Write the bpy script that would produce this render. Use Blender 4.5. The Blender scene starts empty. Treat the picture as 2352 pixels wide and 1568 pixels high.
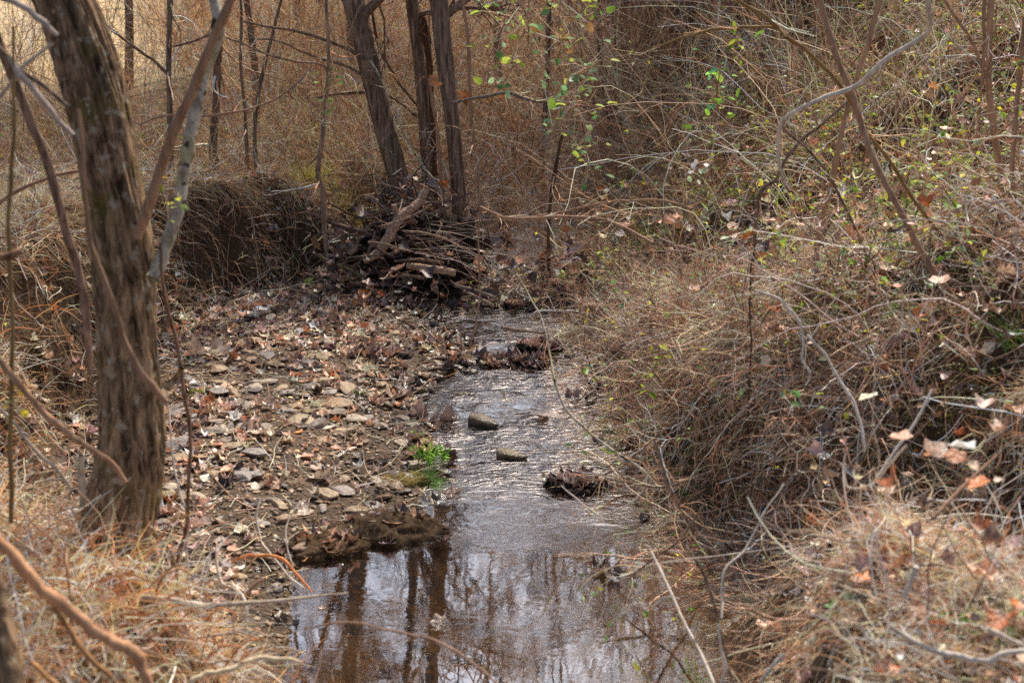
import bpy, math, random
import numpy as np
from mathutils import Vector

R = np.random.default_rng(7)
random.seed(7)
SC = bpy.context.scene
COL = SC.collection

# ------------------------------------------------------------------ camera model (photo measured in 2352 x 1568 units)
CAMZ, PITCH, FPX = 2.8, math.radians(15.5), 3267.0
CP, SP = math.cos(PITCH), math.sin(PITCH)

def ray(px, py):
    u = (px - 1176) / FPX; v = (784 - py) / FPX
    return np.array([u, CP + v * SP, -SP + v * CP])

def at(px, py, Y):
    """world point seen at pixel (px,py) and standing Y metres in front"""
    d = ray(px, py); t = Y / d[1]
    return np.array([0, 0, CAMZ]) + d * t

def unit(a):
    return a / np.maximum(np.linalg.norm(a, axis=-1, keepdims=True), 1e-9)

# ------------------------------------------------------------------ noise
_tab = np.random.default_rng(3).random((256, 256))
def vnoise(x, y, s=0):
    x = np.asarray(x, float) + s * 17.3; y = np.asarray(y, float) + s * 9.1
    xi = np.floor(x).astype(int); yi = np.floor(y).astype(int)
    fx = x - xi; fy = y - yi
    fx = fx * fx * (3 - 2 * fx); fy = fy * fy * (3 - 2 * fy)
    g = lambda i, j: _tab[i & 255, j & 255]
    return (g(xi, yi) * (1 - fx) + g(xi + 1, yi) * fx) * (1 - fy) + (g(xi, yi + 1) * (1 - fx) + g(xi + 1, yi + 1) * fx) * fy
def fbm(x, y, o=4, s=0):
    a = 0; w = 0.5; f = 1.0; n = 0
    for i in range(o):
        a = a + w * vnoise(x * f, y * f, s + i); n += w; w *= 0.5; f *= 2.03
    return a / n - 0.5

# ------------------------------------------------------------------ terrain
def tabf(pairs):
    xs = np.array([p[0] for p in pairs]); ys = np.array([p[1] for p in pairs])
    return lambda y: np.interp(y, xs, ys)
Lf = tabf([(0, -.6), (4, -.85), (5, -.9), (5.6, -.95), (6.15, -1.05), (6.5, -.72), (6.9, -.42), (7.3, -.5), (8, -.52), (8.86, -.66), (9.4, -.4), (9.9, -.36), (10.4, -.6), (10.9, -.8),
           (11.4, -1.2), (12, -1.0), (12.5, -.5), (14, .0), (17, -.1), (20, .6), (30, 1.5)])
Rf = tabf([(0, .7), (4, .76), (5, .86), (6.5, .86), (7.4, .78), (8.86, .7), (9.9, .55), (10.9, .5), (11.4, -.15), (12, .05), (14, .55), (17, .9), (20, 1.3), (30, 2.2)])
Bf = tabf([(0, -.55), (4, -.72), (4.6, -.88), (5.1, -1.15), (5.5, -1.65), (6, -2.15), (7, -2.4), (8, -2.45), (10, -2.35), (11.2, -2.05), (12, -1.7), (13, -1.2), (14, -.5), (17, -.6), (20, 0), (30, 1)])
HL = tabf([(0, .75), (4, .66), (4.6, .58), (5.0, .50), (5.4, .46), (5.8, .40), (6.6, .75), (8, 1.0), (10, .95), (12, .78), (13, .55), (14, .5), (16, .6), (20, .8), (30, .9)])
WL = tabf([(0, .5), (5, .5), (6, .8), (7, .6), (9, .6), (10, .62), (12, .5), (13, .7), (16, 1.2), (30, 2)])
HR = tabf([(0, .8), (4, .74), (5, .88), (6, .95), (7, .9), (8.5, .55), (10.5, .3), (12, .25), (14, .3), (20, .4), (30, .5)])
WR = tabf([(0, .2), (3.8, .22), (4.3, .36), (5, .62), (5.7, .72), (6.3, .5), (7, .36), (8, .38), (12, .8), (30, 1.2)])
def ss(t):
    t = np.clip(t, 0, 1); return t * t * (3 - 2 * t)
def H(x, y):
    x = np.asarray(x, float); y = np.asarray(y, float)
    wob = fbm(x * 1.1, y * 1.1, 3, 5) * .25
    L = Lf(y) + .30 * fbm(x * .3, y * 2.3, 3, 33) * ss((y - 6.3) / .6) * ss((11 - y) / .8); Rr = Rf(y) + wob * .4 + .22 * fbm(x * 3.1, y * 3.1, 3, 15) * (y < 9); B = np.minimum(Bf(y) + wob * .8 + .35 * fbm(x * .4, y * 2.6, 3, 25) * (y > 6.2), L - .06)
    # channel
    c = (x - L) / np.maximum(Rr - L, .05)
    depth = .05 + .10 * ss((7.2 - y) / 1.2)
    ch = -depth * np.clip(4 * c * (1 - c), 0, 1) ** .6 + .012 * fbm(x * 5, y * 5, 3, 9)
    # bar
    tb = (L - x) / np.maximum(L - B, .05)
    bar = .015 + .10 * ss(tb * 1.6) + .05 * fbm(x * 2.2, y * 2.2, 4, 2) * ss(tb * 3)
    # left bank
    s = (B - x)
    lb = .10 + HL(y) * ss(s / WL(y)) + .05 * np.clip(s - WL(y), 0, 2.5) + .10 * fbm(x * 1.3, y * 1.3, 4, 1) * ss(s / .5) + .24 * fbm(x * 4.0, y * 4.0, 4, 13) * ss(s / .15) * ss((1.3 - s) / .5) + .22 * fbm(x * 1.2, y * 1.8, 2, 17) * ss(s / .5) * (y > 8)
    lb = lb - .08 * ss((y - 14) / 5) 
    # right bank
    s2 = (x - Rr)
    slope = .50 * ss((y - 4.9) / 1.6) + .10
    hill = slope * np.clip(s2 - WR(y) - .25, 0, 6) + .22 * np.clip(s2 - 6.5, 0, 30)
    rb = -.02 + HR(y) * ss(s2 / WR(y)) + hill + .16 * fbm(x * 1.1, y * 1.1, 4, 4) * ss(s2 / .5)
    rb = rb + .42 * np.clip(y - 13.5, 0, 16) * ss(s2 / 1.3)
    # gully that cuts into the near right bank
    g = np.exp(-(((x - 1.55) * .8 + (y - 5.55) * .5) / .30) ** 2) * ss((x - .75) / .3) * ss((2.7 - x) / .9) * (np.abs(y - 5.6) < 1.6)
    rb = rb - .62 * g + .22 * fbm(x * 2.9, y * 2.9, 4, 51) * ss(s2 / .25)
    z = np.where(x < B, lb, np.where(x < L, bar, np.where(x < Rr, ch, rb)))
    # blending at the bar / left bank seam
    z = z + .012 * fbm(x * 9, y * 9, 3, 6)
    far = ss((y - 26) / 12)
    z = z * (1 - far * (x < 0)) + far * (x < 0) * (.75 + .3 * fbm(x * .05, y * .05, 3, 8))
    return z

def ground_at(px, py, lift=0.0):
    d = ray(px, py); o = np.array([0, 0, CAMZ])
    t = np.linspace(2.5, 45, 1700)
    P = o + d[None] * t[:, None]
    h = H(P[:, 0], P[:, 1])
    k = np.argmax(P[:, 2] < np.maximum(h, -0.0))
    if k == 0: k = len(t) - 1
    p = P[k].copy(); p[2] = max(h[k], 0) + lift
    return p

def project(P):
    """pixel coords of points (n,3)"""
    x = P[:, 0]; y = P[:, 1]; z = P[:, 2] - CAMZ
    f = y * CP - z * SP; up = y * SP + z * CP
    f = np.where(f < .1, .1, f)
    return 1176 + FPX * x / f, 784 - FPX * up / f

def in_view(P, m=260):
    px, py = project(P)
    return (px > -m) & (px < 2352 + m) & (py > -m) & (py < 1568 + m)

# ------------------------------------------------------------------ mesh buffers
class Buf:
    def __init__(s): s.v = []; s.f = {3: [], 4: []}; s.c = []; s.n = 0
    def add(s, v, f, c):
        v = np.asarray(v, float).reshape(-1, 3); f = np.asarray(f)
        if len(v) == 0 or len(f) == 0: return
        s.v.append(v); s.f[f.shape[1]].append(f + s.n)
        c = np.asarray(c, float)
        if c.ndim == 1: c = np.broadcast_to(c[:3], (len(v), 3))
        s.c.append(c); s.n += len(v)
    def mesh(s, name, mat, org=(0, 0, 0), smooth=True):
        v = np.concatenate(s.v) - np.asarray(org)[None]; c = np.concatenate(s.c)
        me = bpy.data.meshes.new(name)
        me.vertices.add(len(v)); me.vertices.foreach_set('co', v.astype(np.float32).ravel())
        loops = []; tot = []
        for k in (3, 4):
            if s.f[k]:
                a = np.concatenate(s.f[k]); loops.append(a.ravel()); tot.append(np.full(len(a), k))
        loops = np.concatenate(loops); tot = np.concatenate(tot)
        me.loops.add(len(loops)); me.loops.foreach_set('vertex_index', loops.astype(np.int32))
        me.polygons.add(len(tot))
        me.polygons.foreach_set('loop_start', (np.cumsum(tot) - tot).astype(np.int32))
        me.polygons.foreach_set('loop_total', tot.astype(np.int32))
        me.polygons.foreach_set('use_smooth', np.full(len(tot), smooth))
        at_ = me.color_attributes.new('Col', 'FLOAT_COLOR', 'POINT')
        at_.data.foreach_set('color', np.hstack([c, np.ones((len(c), 1))]).astype(np.float32).ravel())
        me.update(calc_edges=True)
        me.materials.append(mat)
        return me

def tubes(buf, P, r, col, sides=3, cap=False, rough=0.0):
    """P (n,k,3) r (n,k) col (n,3)"""
    n, k, _ = P.shape
    if n == 0: return
    T = unit(np.gradient(P, axis=1))
    ref = unit(R.normal(size=(n, 1, 3)))
    if n < 40:
        ref = np.tile(np.array([[[0.31, -0.93, 0.17]]]), (n, 1, 1))
    A = unit(np.cross(T, np.broadcast_to(ref, T.shape))); B = np.cross(T, A)
    th = np.arange(sides) / sides * 2 * np.pi
    rr = r[:, :, None] * np.ones(sides)
    if rough: rr = rr * (1 + rough * R.normal(size=rr.shape))
    V = P[:, :, None] + rr[..., None] * (np.cos(th)[None, None, :, None] * A[:, :, None] + np.sin(th)[None, None, :, None] * B[:, :, None])
    idx = np.arange(n * k * sides).reshape(n, k, sides)
    a = idx[:, :-1]; b = idx[:, 1:]
    F = np.stack([a, np.roll(a, -1, 2), np.roll(b, -1, 2), b], -1).reshape(-1, 4)
    C = np.repeat(col, k * sides, 0)
    buf.add(V.reshape(-1, 3), F, C)
    if cap:
        base = buf.n
        ends = np.concatenate([P[:, 0], P[:, -1]])
        Fc = []
        o = base - n * k * sides
        for i in range(n):
            for j in range(sides):
                Fc.append([base + i - base + 0, 0, 0])
        # simple fan caps
        vs = []; fs = []
        for i in range(n):
            for e, row in ((0, 0), (1, k - 1)):
                ringv = V[i, row]; m = len(ringv)
                vs0 = sum(len(q) for q in vs)
                vs.append(np.vstack([ringv, ringv.mean(0, keepdims=True)]))
                for j in range(m): fs.append([vs0 + j, vs0 + (j + 1) % m, vs0 + m])
        allv = np.vstack(vs)
        buf.add(allv, np.array(fs), np.repeat(col[:1] * 1.25, len(allv), 0))

def ribbons(buf, P, w, col, up=None):
    n, k, _ = P.shape
    if n == 0: return
    T = unit(np.gradient(P, axis=1))
    ref = unit(R.normal(size=(n, 1, 3)) * np.array([1, 1, .35]))
    A = unit(np.cross(T, np.broadcast_to(ref, T.shape)))
    V = np.stack([P - A * w[..., None], P + A * w[..., None]], 2)
    idx = np.arange(n * k * 2).reshape(n, k, 2)
    a = idx[:, :-1]; b = idx[:, 1:]
    F = np.stack([a[..., 0], a[..., 1], b[..., 1], b[..., 0]], -1).reshape(-1, 4)
    buf.add(V.reshape(-1, 3), F, np.repeat(col, k * 2, 0))

def grow(P0, D0, L, k, noise=.2, g=0.0, drape=False, lift=.004, bias=None):
    n = len(P0); p = P0.copy(); d = unit(D0.astype(float)); step = (L / k)[:, None]
    out = [p.copy()]
    turn = R.normal(size=(n, 3)) * noise * .6
    for i in range(k):
        d = d + R.normal(size=(n, 3)) * noise + turn
        d[:, 2] -= g
        if bias is not None: d = d + bias
        d = unit(d); p = p + d * step
        if drape:
            h = np.maximum(H(p[:, 0], p[:, 1]), 0) + lift
            low = p[:, 2] < h; p[:, 2] = np.where(low, h + R.random(n) * lift, p[:, 2])
            d[:, 2] = np.where(low, np.abs(d[:, 2]) * .3, d[:, 2])
        out.append(p.copy())
    return np.stack(out, 1)

def taper(r0, k, end=.35):
    return r0[:, None] * np.linspace(1, end, k + 1)[None]

def pal(colors, n, var=.18, w=None):
    c = np.array(colors, float)
    i = R.choice(len(c), n, p=None if w is None else np.array(w) / np.sum(w))
    return np.clip(c[i] ** 1.18 * 1.5 * np.exp(var * 1.5 * R.normal(size=(n, 1))) * (1 + .05 * R.normal(size=(n, 3))), .008, .93)

def spline(pts, m=8):
    """catmull-rom through rows (any dims)"""
    p = np.asarray(pts, float)
    if len(p) < 3:
        t = np.linspace(0, 1, m)[:, None]; return p[0] * (1 - t) + p[-1] * t
    q = np.vstack([2 * p[0] - p[1], p, 2 * p[-1] - p[-2]])
    out = []
    for i in range(1, len(q) - 2):
        for t in np.linspace(0, 1, m, endpoint=False):
            a, b, c, d = q[i - 1], q[i], q[i + 1], q[i + 2]
            out.append(.5 * (2 * b + (c - a) * t + (2 * a - 5 * b + 4 * c - d) * t * t + (3 * b - a - 3 * c + d) * t ** 3))
    out.append(p[-1]); return np.array(out)

# ------------------------------------------------------------------ materials
def newmat(name):
    m = bpy.data.materials.new(name); m.use_nodes = True
    nt = m.node_tree; nt.nodes.clear()
    return m, nt, nt.nodes, nt.links
def N(ns, t, **kw):
    n = ns.new(t)
    for k, v in kw.items():
        if k in n.inputs: n.inputs[k].default_value = v
        else: setattr(n, k, v)
    return n
def mat_attr(name, rough=.75, transl=0.0, spec=.25, bump=0.0, bscale=60, noise=.25, nscale=30, wet=False):
    m, nt, ns, ln = newmat(name)
    o = ns.new('ShaderNodeOutputMaterial'); a = ns.new('ShaderNodeAttribute'); a.attribute_name = 'Col'
    geo = ns.new('ShaderNodeNewGeometry')
    no = N(ns, 'ShaderNodeTexNoise', Scale=nscale, Detail=4.0); ln.new(geo.outputs['Position'], no.inputs['Vector'])
    mr = N(ns, 'ShaderNodeMapRange'); mr.inputs['From Min'].default_value = .3; mr.inputs['From Max'].default_value = .7
    mr.inputs['To Min'].default_value = 1 - noise; mr.inputs['To Max'].default_value = 1 + noise
    ln.new(no.outputs['Fac'], mr.inputs['Value'])
    mx = ns.new('ShaderNodeVectorMath'); mx.operation = 'SCALE'
    ln.new(a.outputs['Color'], mx.inputs[0]); ln.new(mr.outputs[0], mx.inputs['Scale'])
    wv = None
    if wet:
        sz = ns.new('ShaderNodeSeparateXYZ'); ln.new(geo.outputs['Position'], sz.inputs[0])
        wv = N(ns, 'ShaderNodeMapRange'); wv.inputs['From Min'].default_value = .015; wv.inputs['From Max'].default_value = .065; wv.inputs['To Min'].default_value = .32; wv.inputs['To Max'].default_value = 1.0
        ln.new(sz.outputs['Z'], wv.inputs['Value']); m2 = ns.new('ShaderNodeVectorMath'); m2.operation = 'SCALE'; ln.new(mx.outputs[0], m2.inputs[0]); ln.new(wv.outputs[0], m2.inputs['Scale']); mx = m2
    b = N(ns, 'ShaderNodeBsdfPrincipled', Roughness=rough); b.inputs['Specular IOR Level'].default_value = spec
    ln.new(mx.outputs[0], b.inputs['Base Color'])
    if wv: rv = N(ns, 'ShaderNodeMath', operation='MULTIPLY'); ln.new(wv.outputs[0], rv.inputs[0]); rv.inputs[1].default_value = rough; ln.new(rv.outputs[0], b.inputs['Roughness'])
    if bump:
        n2 = N(ns, 'ShaderNodeTexNoise', Scale=bscale, Detail=5.0); ln.new(geo.outputs['Position'], n2.inputs['Vector'])
        bp = N(ns, 'ShaderNodeBump', Strength=bump, Distance=.01); ln.new(n2.outputs['Fac'], bp.inputs['Height']); ln.new(bp.outputs[0], b.inputs['Normal'])
    if transl:
        t = ns.new('ShaderNodeBsdfTranslucent'); ln.new(mx.outputs[0], t.inputs['Color'])
        ms = ns.new('ShaderNodeMixShader'); ms.inputs[0].default_value = transl
        ln.new(b.outputs[0], ms.inputs[1]); ln.new(t.outputs[0], ms.inputs[2]); ln.new(ms.outputs[0], o.inputs['Surface'])
    else: ln.new(b.outputs[0], o.inputs['Surface'])
    return m
M_TWIG = mat_attr('twig_bark', .6, 0, .4)
M_GRASS = mat_attr('dry_grass', .6, .3, .3)
M_LEAF = mat_attr('dead_leaf', .36, .20, .6, bump=.5, bscale=90, noise=.35, nscale=45, wet=True)
M_GREEN = mat_attr('green_leaf', .6, .42, .25, noise=.2)
M_STONE = mat_attr('stream_stone', .55, 0, .4, bump=.7, bscale=70, noise=.4, nscale=28, wet=True)
M_MOSS = mat_attr('mossy_root_clod', .9, .1, .2, bump=1.0, bscale=120, noise=.5, nscale=50)

def bark(name, c1, c2, moss=(.16, .14, .03), mossamt=.4, scale=(38, 38, 5), pale=None, bump=1.0):
    m, nt, ns, ln = newmat(name)
    o = ns.new('ShaderNodeOutputMaterial')
    tc = ns.new('ShaderNodeTexCoord'); mp = ns.new('ShaderNodeMapping'); mp.inputs['Scale'].default_value = scale
    ln.new(tc.outputs['Object'], mp.inputs['Vector'])
    n1 = N(ns, 'ShaderNodeTexNoise', Scale=1.0, Detail=6.0, Roughness=.65, Distortion=.6); ln.new(mp.outputs[0], n1.inputs['Vector'])
    cr = ns.new('ShaderNodeValToRGB'); ln.new(n1.outputs['Fac'], cr.inputs['Fac'])
    e = cr.color_ramp.elements; e[0].position = .36; e[0].color = (*c1, 1); e[1].position = .66; e[1].color = (*c2, 1)
    a = ns.new('ShaderNodeAttribute'); a.attribute_name = 'Col'
    mul = ns.new('ShaderNodeMix'); mul.data_type = 'RGBA'; mul.blend_type = 'MULTIPLY'; mul.inputs[0].default_value = 1
    ln.new(cr.outputs[0], mul.inputs[6]); ln.new(a.outputs['Color'], mul.inputs[7])
    n2 = N(ns, 'ShaderNodeTexNoise', Scale=6.0, Detail=5.0); ln.new(tc.outputs['Object'], n2.inputs['Vector'])
    mr = N(ns, 'ShaderNodeMapRange'); mr.inputs['From Min'].default_value = .5; mr.inputs['From Max'].default_value = .68
    mr.inputs['To Max'].default_value = mossamt; ln.new(n2.outputs['Fac'], mr.inputs['Value'])
    mm = ns.new('ShaderNodeMix'); mm.data_type = 'RGBA'; ln.new(mr.outputs[0], mm.inputs[0]); ln.new(mul.outputs[2], mm.inputs[6]); mm.inputs[7].default_value = (*moss, 1)
    last = mm.outputs[2]
    if pale:
        n3 = N(ns, 'ShaderNodeTexNoise', Scale=22.0, Detail=4.0); ln.new(tc.outputs['Object'], n3.inputs['Vector'])
        m3 = N(ns, 'ShaderNodeMapRange'); m3.inputs['From Min'].default_value = .58; m3.inputs['From Max'].default_value = .66; ln.new(n3.outputs['Fac'], m3.inputs['Value'])
        mp2 = ns.new('ShaderNodeMix'); mp2.data_type = 'RGBA'; ln.new(m3.outputs[0], mp2.inputs[0]); ln.new(last, mp2.inputs[6]); mp2.inputs[7].default_value = (*pale, 1)
        last = mp2.outputs[2]
    b = N(ns, 'ShaderNodeBsdfPrincipled', Roughness=.85); b.inputs['Specular IOR Level'].default_value = .2
    ln.new(last, b.inputs['Base Color'])
    bp = N(ns, 'ShaderNodeBump', Strength=bump, Distance=.02); ln.new(n1.outputs['Fac'], bp.inputs['Height']); ln.new(bp.outputs[0], b.inputs['Normal'])
    ln.new(b.outputs[0], o.inputs['Surface'])
    return m
M_BARK_FG = bark('mossy_furrowed_bark', (.06, .034, .017), (.58, .37, .215), (.17, .13, .03), .7, (30, 30, 8), pale=(.46, .38, .27))
M_BARK_BG = bark('grey_brown_bark', (.10, .065, .045), (.46, .32, .23), (.14, .12, .04), .25, (48, 48, 5))
M_BARK_PALE = bark('pale_mottled_bark', (.26, .21, .15), (.74, .65, .50), (.50, .42, .08), .6, (26, 26, 14), pale=(.05, .04, .03), bump=.4)
M_BARK_WHITE = bark('bleached_bark', (.50, .42, .34), (.90, .80, .68), (.6, .5, .3), .2, (26, 26, 10), bump=.3)
M_BARK_SMOOTH = bark('smooth_brown_bark', (.28, .16, .10), (.54, .33, .215), (.2, .16, .05), .15, (30, 30, 4), bump=.2)
M_WOOD = bark('weathered_driftwood', (.09, .065, .05), (.42, .33, .26), (.12, .1, .03), .2, (60, 60, 60), bump=.7)

def ground_mat():
    m, nt, ns, ln = newmat('bank_soil')
    o = ns.new('ShaderNodeOutputMaterial'); g = ns.new('ShaderNodeNewGeometry')
    a = ns.new('ShaderNodeAttribute'); a.attribute_name = 'Col'
    n1 = N(ns, 'ShaderNodeTexNoise', Scale=7.0, Detail=8.0, Roughness=.7); ln.new(g.outputs['Position'], n1.inputs['Vector'])
    n2 = N(ns, 'ShaderNodeTexNoise', Scale=55.0, Detail=6.0, Roughness=.7); ln.new(g.outputs['Position'], n2.inputs['Vector'])
    vo = N(ns, 'ShaderNodeTexVoronoi', Scale=38.0); ln.new(g.outputs['Position'], vo.inputs['Vector'])
    r = N(ns, 'ShaderNodeMapRange'); r.inputs['From Min'].default_value = .3; r.inputs['From Max'].default_value = .7; r.inputs['To Min'].default_value = .45; r.inputs['To Max'].default_value = 1.5
    ln.new(n2.outputs['Fac'], r.inputs['Value'])
    r2 = N(ns, 'ShaderNodeMapRange'); r2.inputs['From Min'].default_value = .3; r2.inputs['From Max'].default_value = .7; r2.inputs['To Min'].default_value = .6; r2.inputs['To Max'].default_value = 1.35
    ln.new(n1.outputs['Fac'], r2.inputs['Value'])
    mu = N(ns, 'ShaderNodeMath', operation='MULTIPLY'); ln.new(r.outputs[0], mu.inputs[0]); ln.new(r2.outputs[0], mu.inputs[1])
    sc = ns.new('ShaderNodeVectorMath'); sc.operation = 'SCALE'; ln.new(a.outputs['Color'], sc.inputs[0]); ln.new(mu.outputs[0], sc.inputs['Scale'])
    b = N(ns, 'ShaderNodeBsdfPrincipled', Roughness=.85); b.inputs['Specular IOR Level'].default_value = .25
    ln.new(sc.outputs[0], b.inputs['Base Color'])
    ad = N(ns, 'ShaderNodeMath', operation='ADD'); ln.new(n2.outputs['Fac'], ad.inputs[0]); ln.new(vo.outputs['Distance'], ad.inputs[1])
    bp = N(ns, 'ShaderNodeBump', Strength=1.0, Distance=.03); ln.new(ad.outputs[0], bp.inputs['Height']); ln.new(bp.outputs[0], b.inputs['Normal'])
    ln.new(b.outputs[0], o.inputs['Surface']); return m
M_GROUND = ground_mat()

def water_mat():
    m, nt, ns, ln = newmat('clear_stream_water')
    o = ns.new('ShaderNodeOutputMaterial'); g = ns.new('ShaderNodeNewGeometry')
    sep = ns.new('ShaderNodeSeparateXYZ'); ln.new(g.outputs['Position'], sep.inputs[0])
    # calm pool near, riffles farther up
    mr = N(ns, 'ShaderNodeMapRange'); mr.inputs['From Min'].default_value = 6.3; mr.inputs['From Max'].default_value = 7.7
    mr.inputs['To Min'].default_value = .012; mr.inputs['To Max'].default_value = 1.0; ln.new(sep.outputs['Y'], mr.inputs['Value'])
    n0 = N(ns, 'ShaderNodeTexNoise', Scale=1.7, Detail=2.0); ln.new(g.outputs['Position'], n0.inputs['Vector'])
    r0 = N(ns, 'ShaderNodeMapRange'); r0.inputs['From Min'].default_value = .35; r0.inputs['From Max'].default_value = .65; r0.inputs['To Min'].default_value = .04; r0.inputs['To Max'].default_value = 1.1
    ln.new(n0.outputs['Fac'], r0.inputs['Value'])
    amp = N(ns, 'ShaderNodeMath', operation='MULTIPLY'); ln.new(mr.outputs[0], amp.inputs[0]); ln.new(r0.outputs[0], amp.inputs[1])
    mp = ns.new('ShaderNodeMapping'); mp.inputs['Scale'].default_value = (7, 12, 1); ln.new(g.outputs['Position'], mp.inputs['Vector'])
    w1 = N(ns, 'ShaderNodeTexNoise', Scale=1.0, Detail=3.0, Distortion=1.2); ln.new(mp.outputs[0], w1.inputs['Vector'])
    mp2 = ns.new('ShaderNodeMapping'); mp2.inputs['Scale'].default_value = (17, 30, 1); ln.new(g.outputs['Position'], mp2.inputs['Vector'])
    w2 = N(ns, 'ShaderNodeTexNoise', Scale=1.0, Detail=2.0, Distortion=.8); ln.new(mp2.outputs[0], w2.inputs['Vector'])
    s2 = N(ns, 'ShaderNodeMath', operation='MULTIPLY'); ln.new(w2.outputs['Fac'], s2.inputs[0]); s2.inputs[1].default_value = .35
    ad = N(ns, 'ShaderNodeMath', operation='ADD'); ln.new(w1.outputs['Fac'], ad.inputs[0]); ln.new(s2.outputs[0], ad.inputs[1])
    hh = N(ns, 'ShaderNodeMath', operation='MULTIPLY'); ln.new(ad.outputs[0], hh.inputs[0]); ln.new(amp.outputs[0], hh.inputs[1])
    bp = N(ns, 'ShaderNodeBump', Strength=1.0, Distance=.038); ln.new(hh.outputs[0], bp.inputs['Height'])
    gl = N(ns, 'ShaderNodeBsdfGlossy', Roughness=.012); gl.inputs['Color'].default_value = (1, .98, .94, 1); ln.new(bp.outputs[0], gl.inputs['Normal'])
    tr = ns.new('ShaderNodeBsdfTransparent'); tr.inputs['Color'].default_value = (.84, .72, .50, 1)
    fr = N(ns, 'ShaderNodeFresnel', IOR=1.4); ln.new(bp.outputs[0], fr.inputs['Normal'])
    fm = N(ns, 'ShaderNodeMath', operation='MULTIPLY_ADD'); ln.new(fr.outputs[0], fm.inputs[0]); fm.inputs[1].default_value = 4.6; fm.inputs[2].default_value = .30; fm.use_clamp = True
    ms = ns.new('ShaderNodeMixShader'); ln.new(fm.outputs[0], ms.inputs[0]); ln.new(tr.outputs[0], ms.inputs[1]); ln.new(gl.outputs[0], ms.inputs[2])
    ln.new(ms.outputs[0], o.inputs['Surface']); return m
M_WATER = water_mat()

# ------------------------------------------------------------------ object helpers
def link(o): COL.objects.link(o); return o
def tag(o, label=None, cat=None, group=None, kind=None):
    if label: o['label'] = label
    if cat: o['category'] = cat
    if group: o['group'] = group
    if kind: o['kind'] = kind
    return o
def empty(name, loc, label, cat, group=None):
    o = bpy.data.objects.new(name, None); o.location = tuple(loc); o.empty_display_size = .1
    link(o); return tag(o, label, cat, group)
def part(name, buf, mat, parent, ploc, smooth=True):
    o = bpy.data.objects.new(name, buf.mesh(name, mat, ploc, smooth)); link(o); o.parent = parent; return o
def single(name, buf, mat, label=None, cat=None, group=None, kind=None, org=(0, 0, 0), smooth=True):
    o = bpy.data.objects.new(name, buf.mesh(name, mat, org, smooth)); o.location = tuple(org); link(o)
    return tag(o, label, cat, group, kind)

# ------------------------------------------------------------------ ground sheet
def axis(lo, hi, step, out, ratio=1.18):
    a = list(np.arange(lo, hi, step)); s = step; x = hi; up = []
    while x < out: up.append(x); s *= ratio; x += s
    up.append(out); s = step; x = lo; dn = []
    while x > -out: s *= ratio; x -= s; dn.append(max(x, -out))
    return np.array(sorted(set(dn + a + up)))
gx = axis(-3.6, 4.2, .03, 260); gy = axis(3.0, 14.5, .035, 320); gy = gy[gy > -30]
X, Y = np.meshgrid(gx, gy)
Z = H(X, Y)
rough = .02 * fbm(X * 16, Y * 16, 3, 11) * (np.abs(X) < 5) * (Y < 16)
Z = Z + rough * (Z > .02)
nx, ny = len(gx), len(gy)
idx = np.arange(nx * ny).reshape(ny, nx)
F = np.stack([idx[:-1, :-1], idx[:-1, 1:], idx[1:, 1:], idx[1:, :-1]], -1).reshape(-1, 4)
v = np.stack([X, Y, Z], -1).reshape(-1, 3)
c = np.empty((len(v), 3))
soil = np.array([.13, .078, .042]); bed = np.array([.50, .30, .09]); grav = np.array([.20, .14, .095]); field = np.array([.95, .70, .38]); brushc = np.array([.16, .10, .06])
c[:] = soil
x_, y_, z_ = v.T
Lx = Lf(y_); Rx = Rf(y_); Bx = Bf(y_)
inbar = (x_ < Lx) & (x_ > Bx - .1); c[inbar] = grav
inch = (x_ >= Lx) & (x_ <= Rx + .05) & (z_ < .0); c[inch] = bed * (.75 + .8 * (fbm(x_[inch] * 6, y_[inch] * 9, 4, 21)[:, None] + .3))
wet = np.exp(-np.clip(z_, 0, 1) / .03) * (z_ > 0); c *= (1 - .45 * wet)[:, None]
bk = (y_ > 13) & (x_ < Bx); c[bk] = brushc
t = ss((y_ - 17.5 - 3 * fbm(x_ * .3, y_ * .3, 3, 30)) / 5) * ss((-.20 * y_ - x_) / (.05 * y_))
c = c * (1 - t[:, None]) + field * t[:, None]
face = (x_ < Bx + .05) & (x_ > Bx - WL(y_) * 1.1) & (y_ > 8.3) & (y_ < 14); c[face] = np.array([.085, .052, .028])  # left cut face: shade under the grass lip painted into the soil colour
face = (x_ > Rx) & (x_ < Rx + WR(y_) * 1.3) & (y_ < 8); c[face] = np.array([.15, .085, .04])
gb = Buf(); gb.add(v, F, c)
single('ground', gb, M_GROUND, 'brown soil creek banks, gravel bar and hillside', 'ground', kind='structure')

# ------------------------------------------------------------------ water
wy = np.arange(2.6, 24, .1)
wl = Lf(wy) - .55; wr = Rf(wy) + .35
wl = np.where(wy < 6.3, np.maximum(wl, Bf(wy) - .3), wl)
K = 12
wv = np.stack([np.stack([wl + (wr - wl) * i / K, wy, np.zeros_like(wy)], -1) for i in range(K + 1)], 1)
idx = np.arange(len(wy) * (K + 1)).reshape(len(wy), K + 1)
F = np.stack([idx[:-1, :-1], idx[:-1, 1:], idx[1:, 1:], idx[1:, :-1]], -1).reshape(-1, 4)
wb = Buf(); wb.add(wv.reshape(-1, 3), F, np.array([.5, .5, .5]))
single('stream_water', wb, M_WATER, 'clear shallow creek water over a brown bed', 'water', kind='structure')

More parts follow.
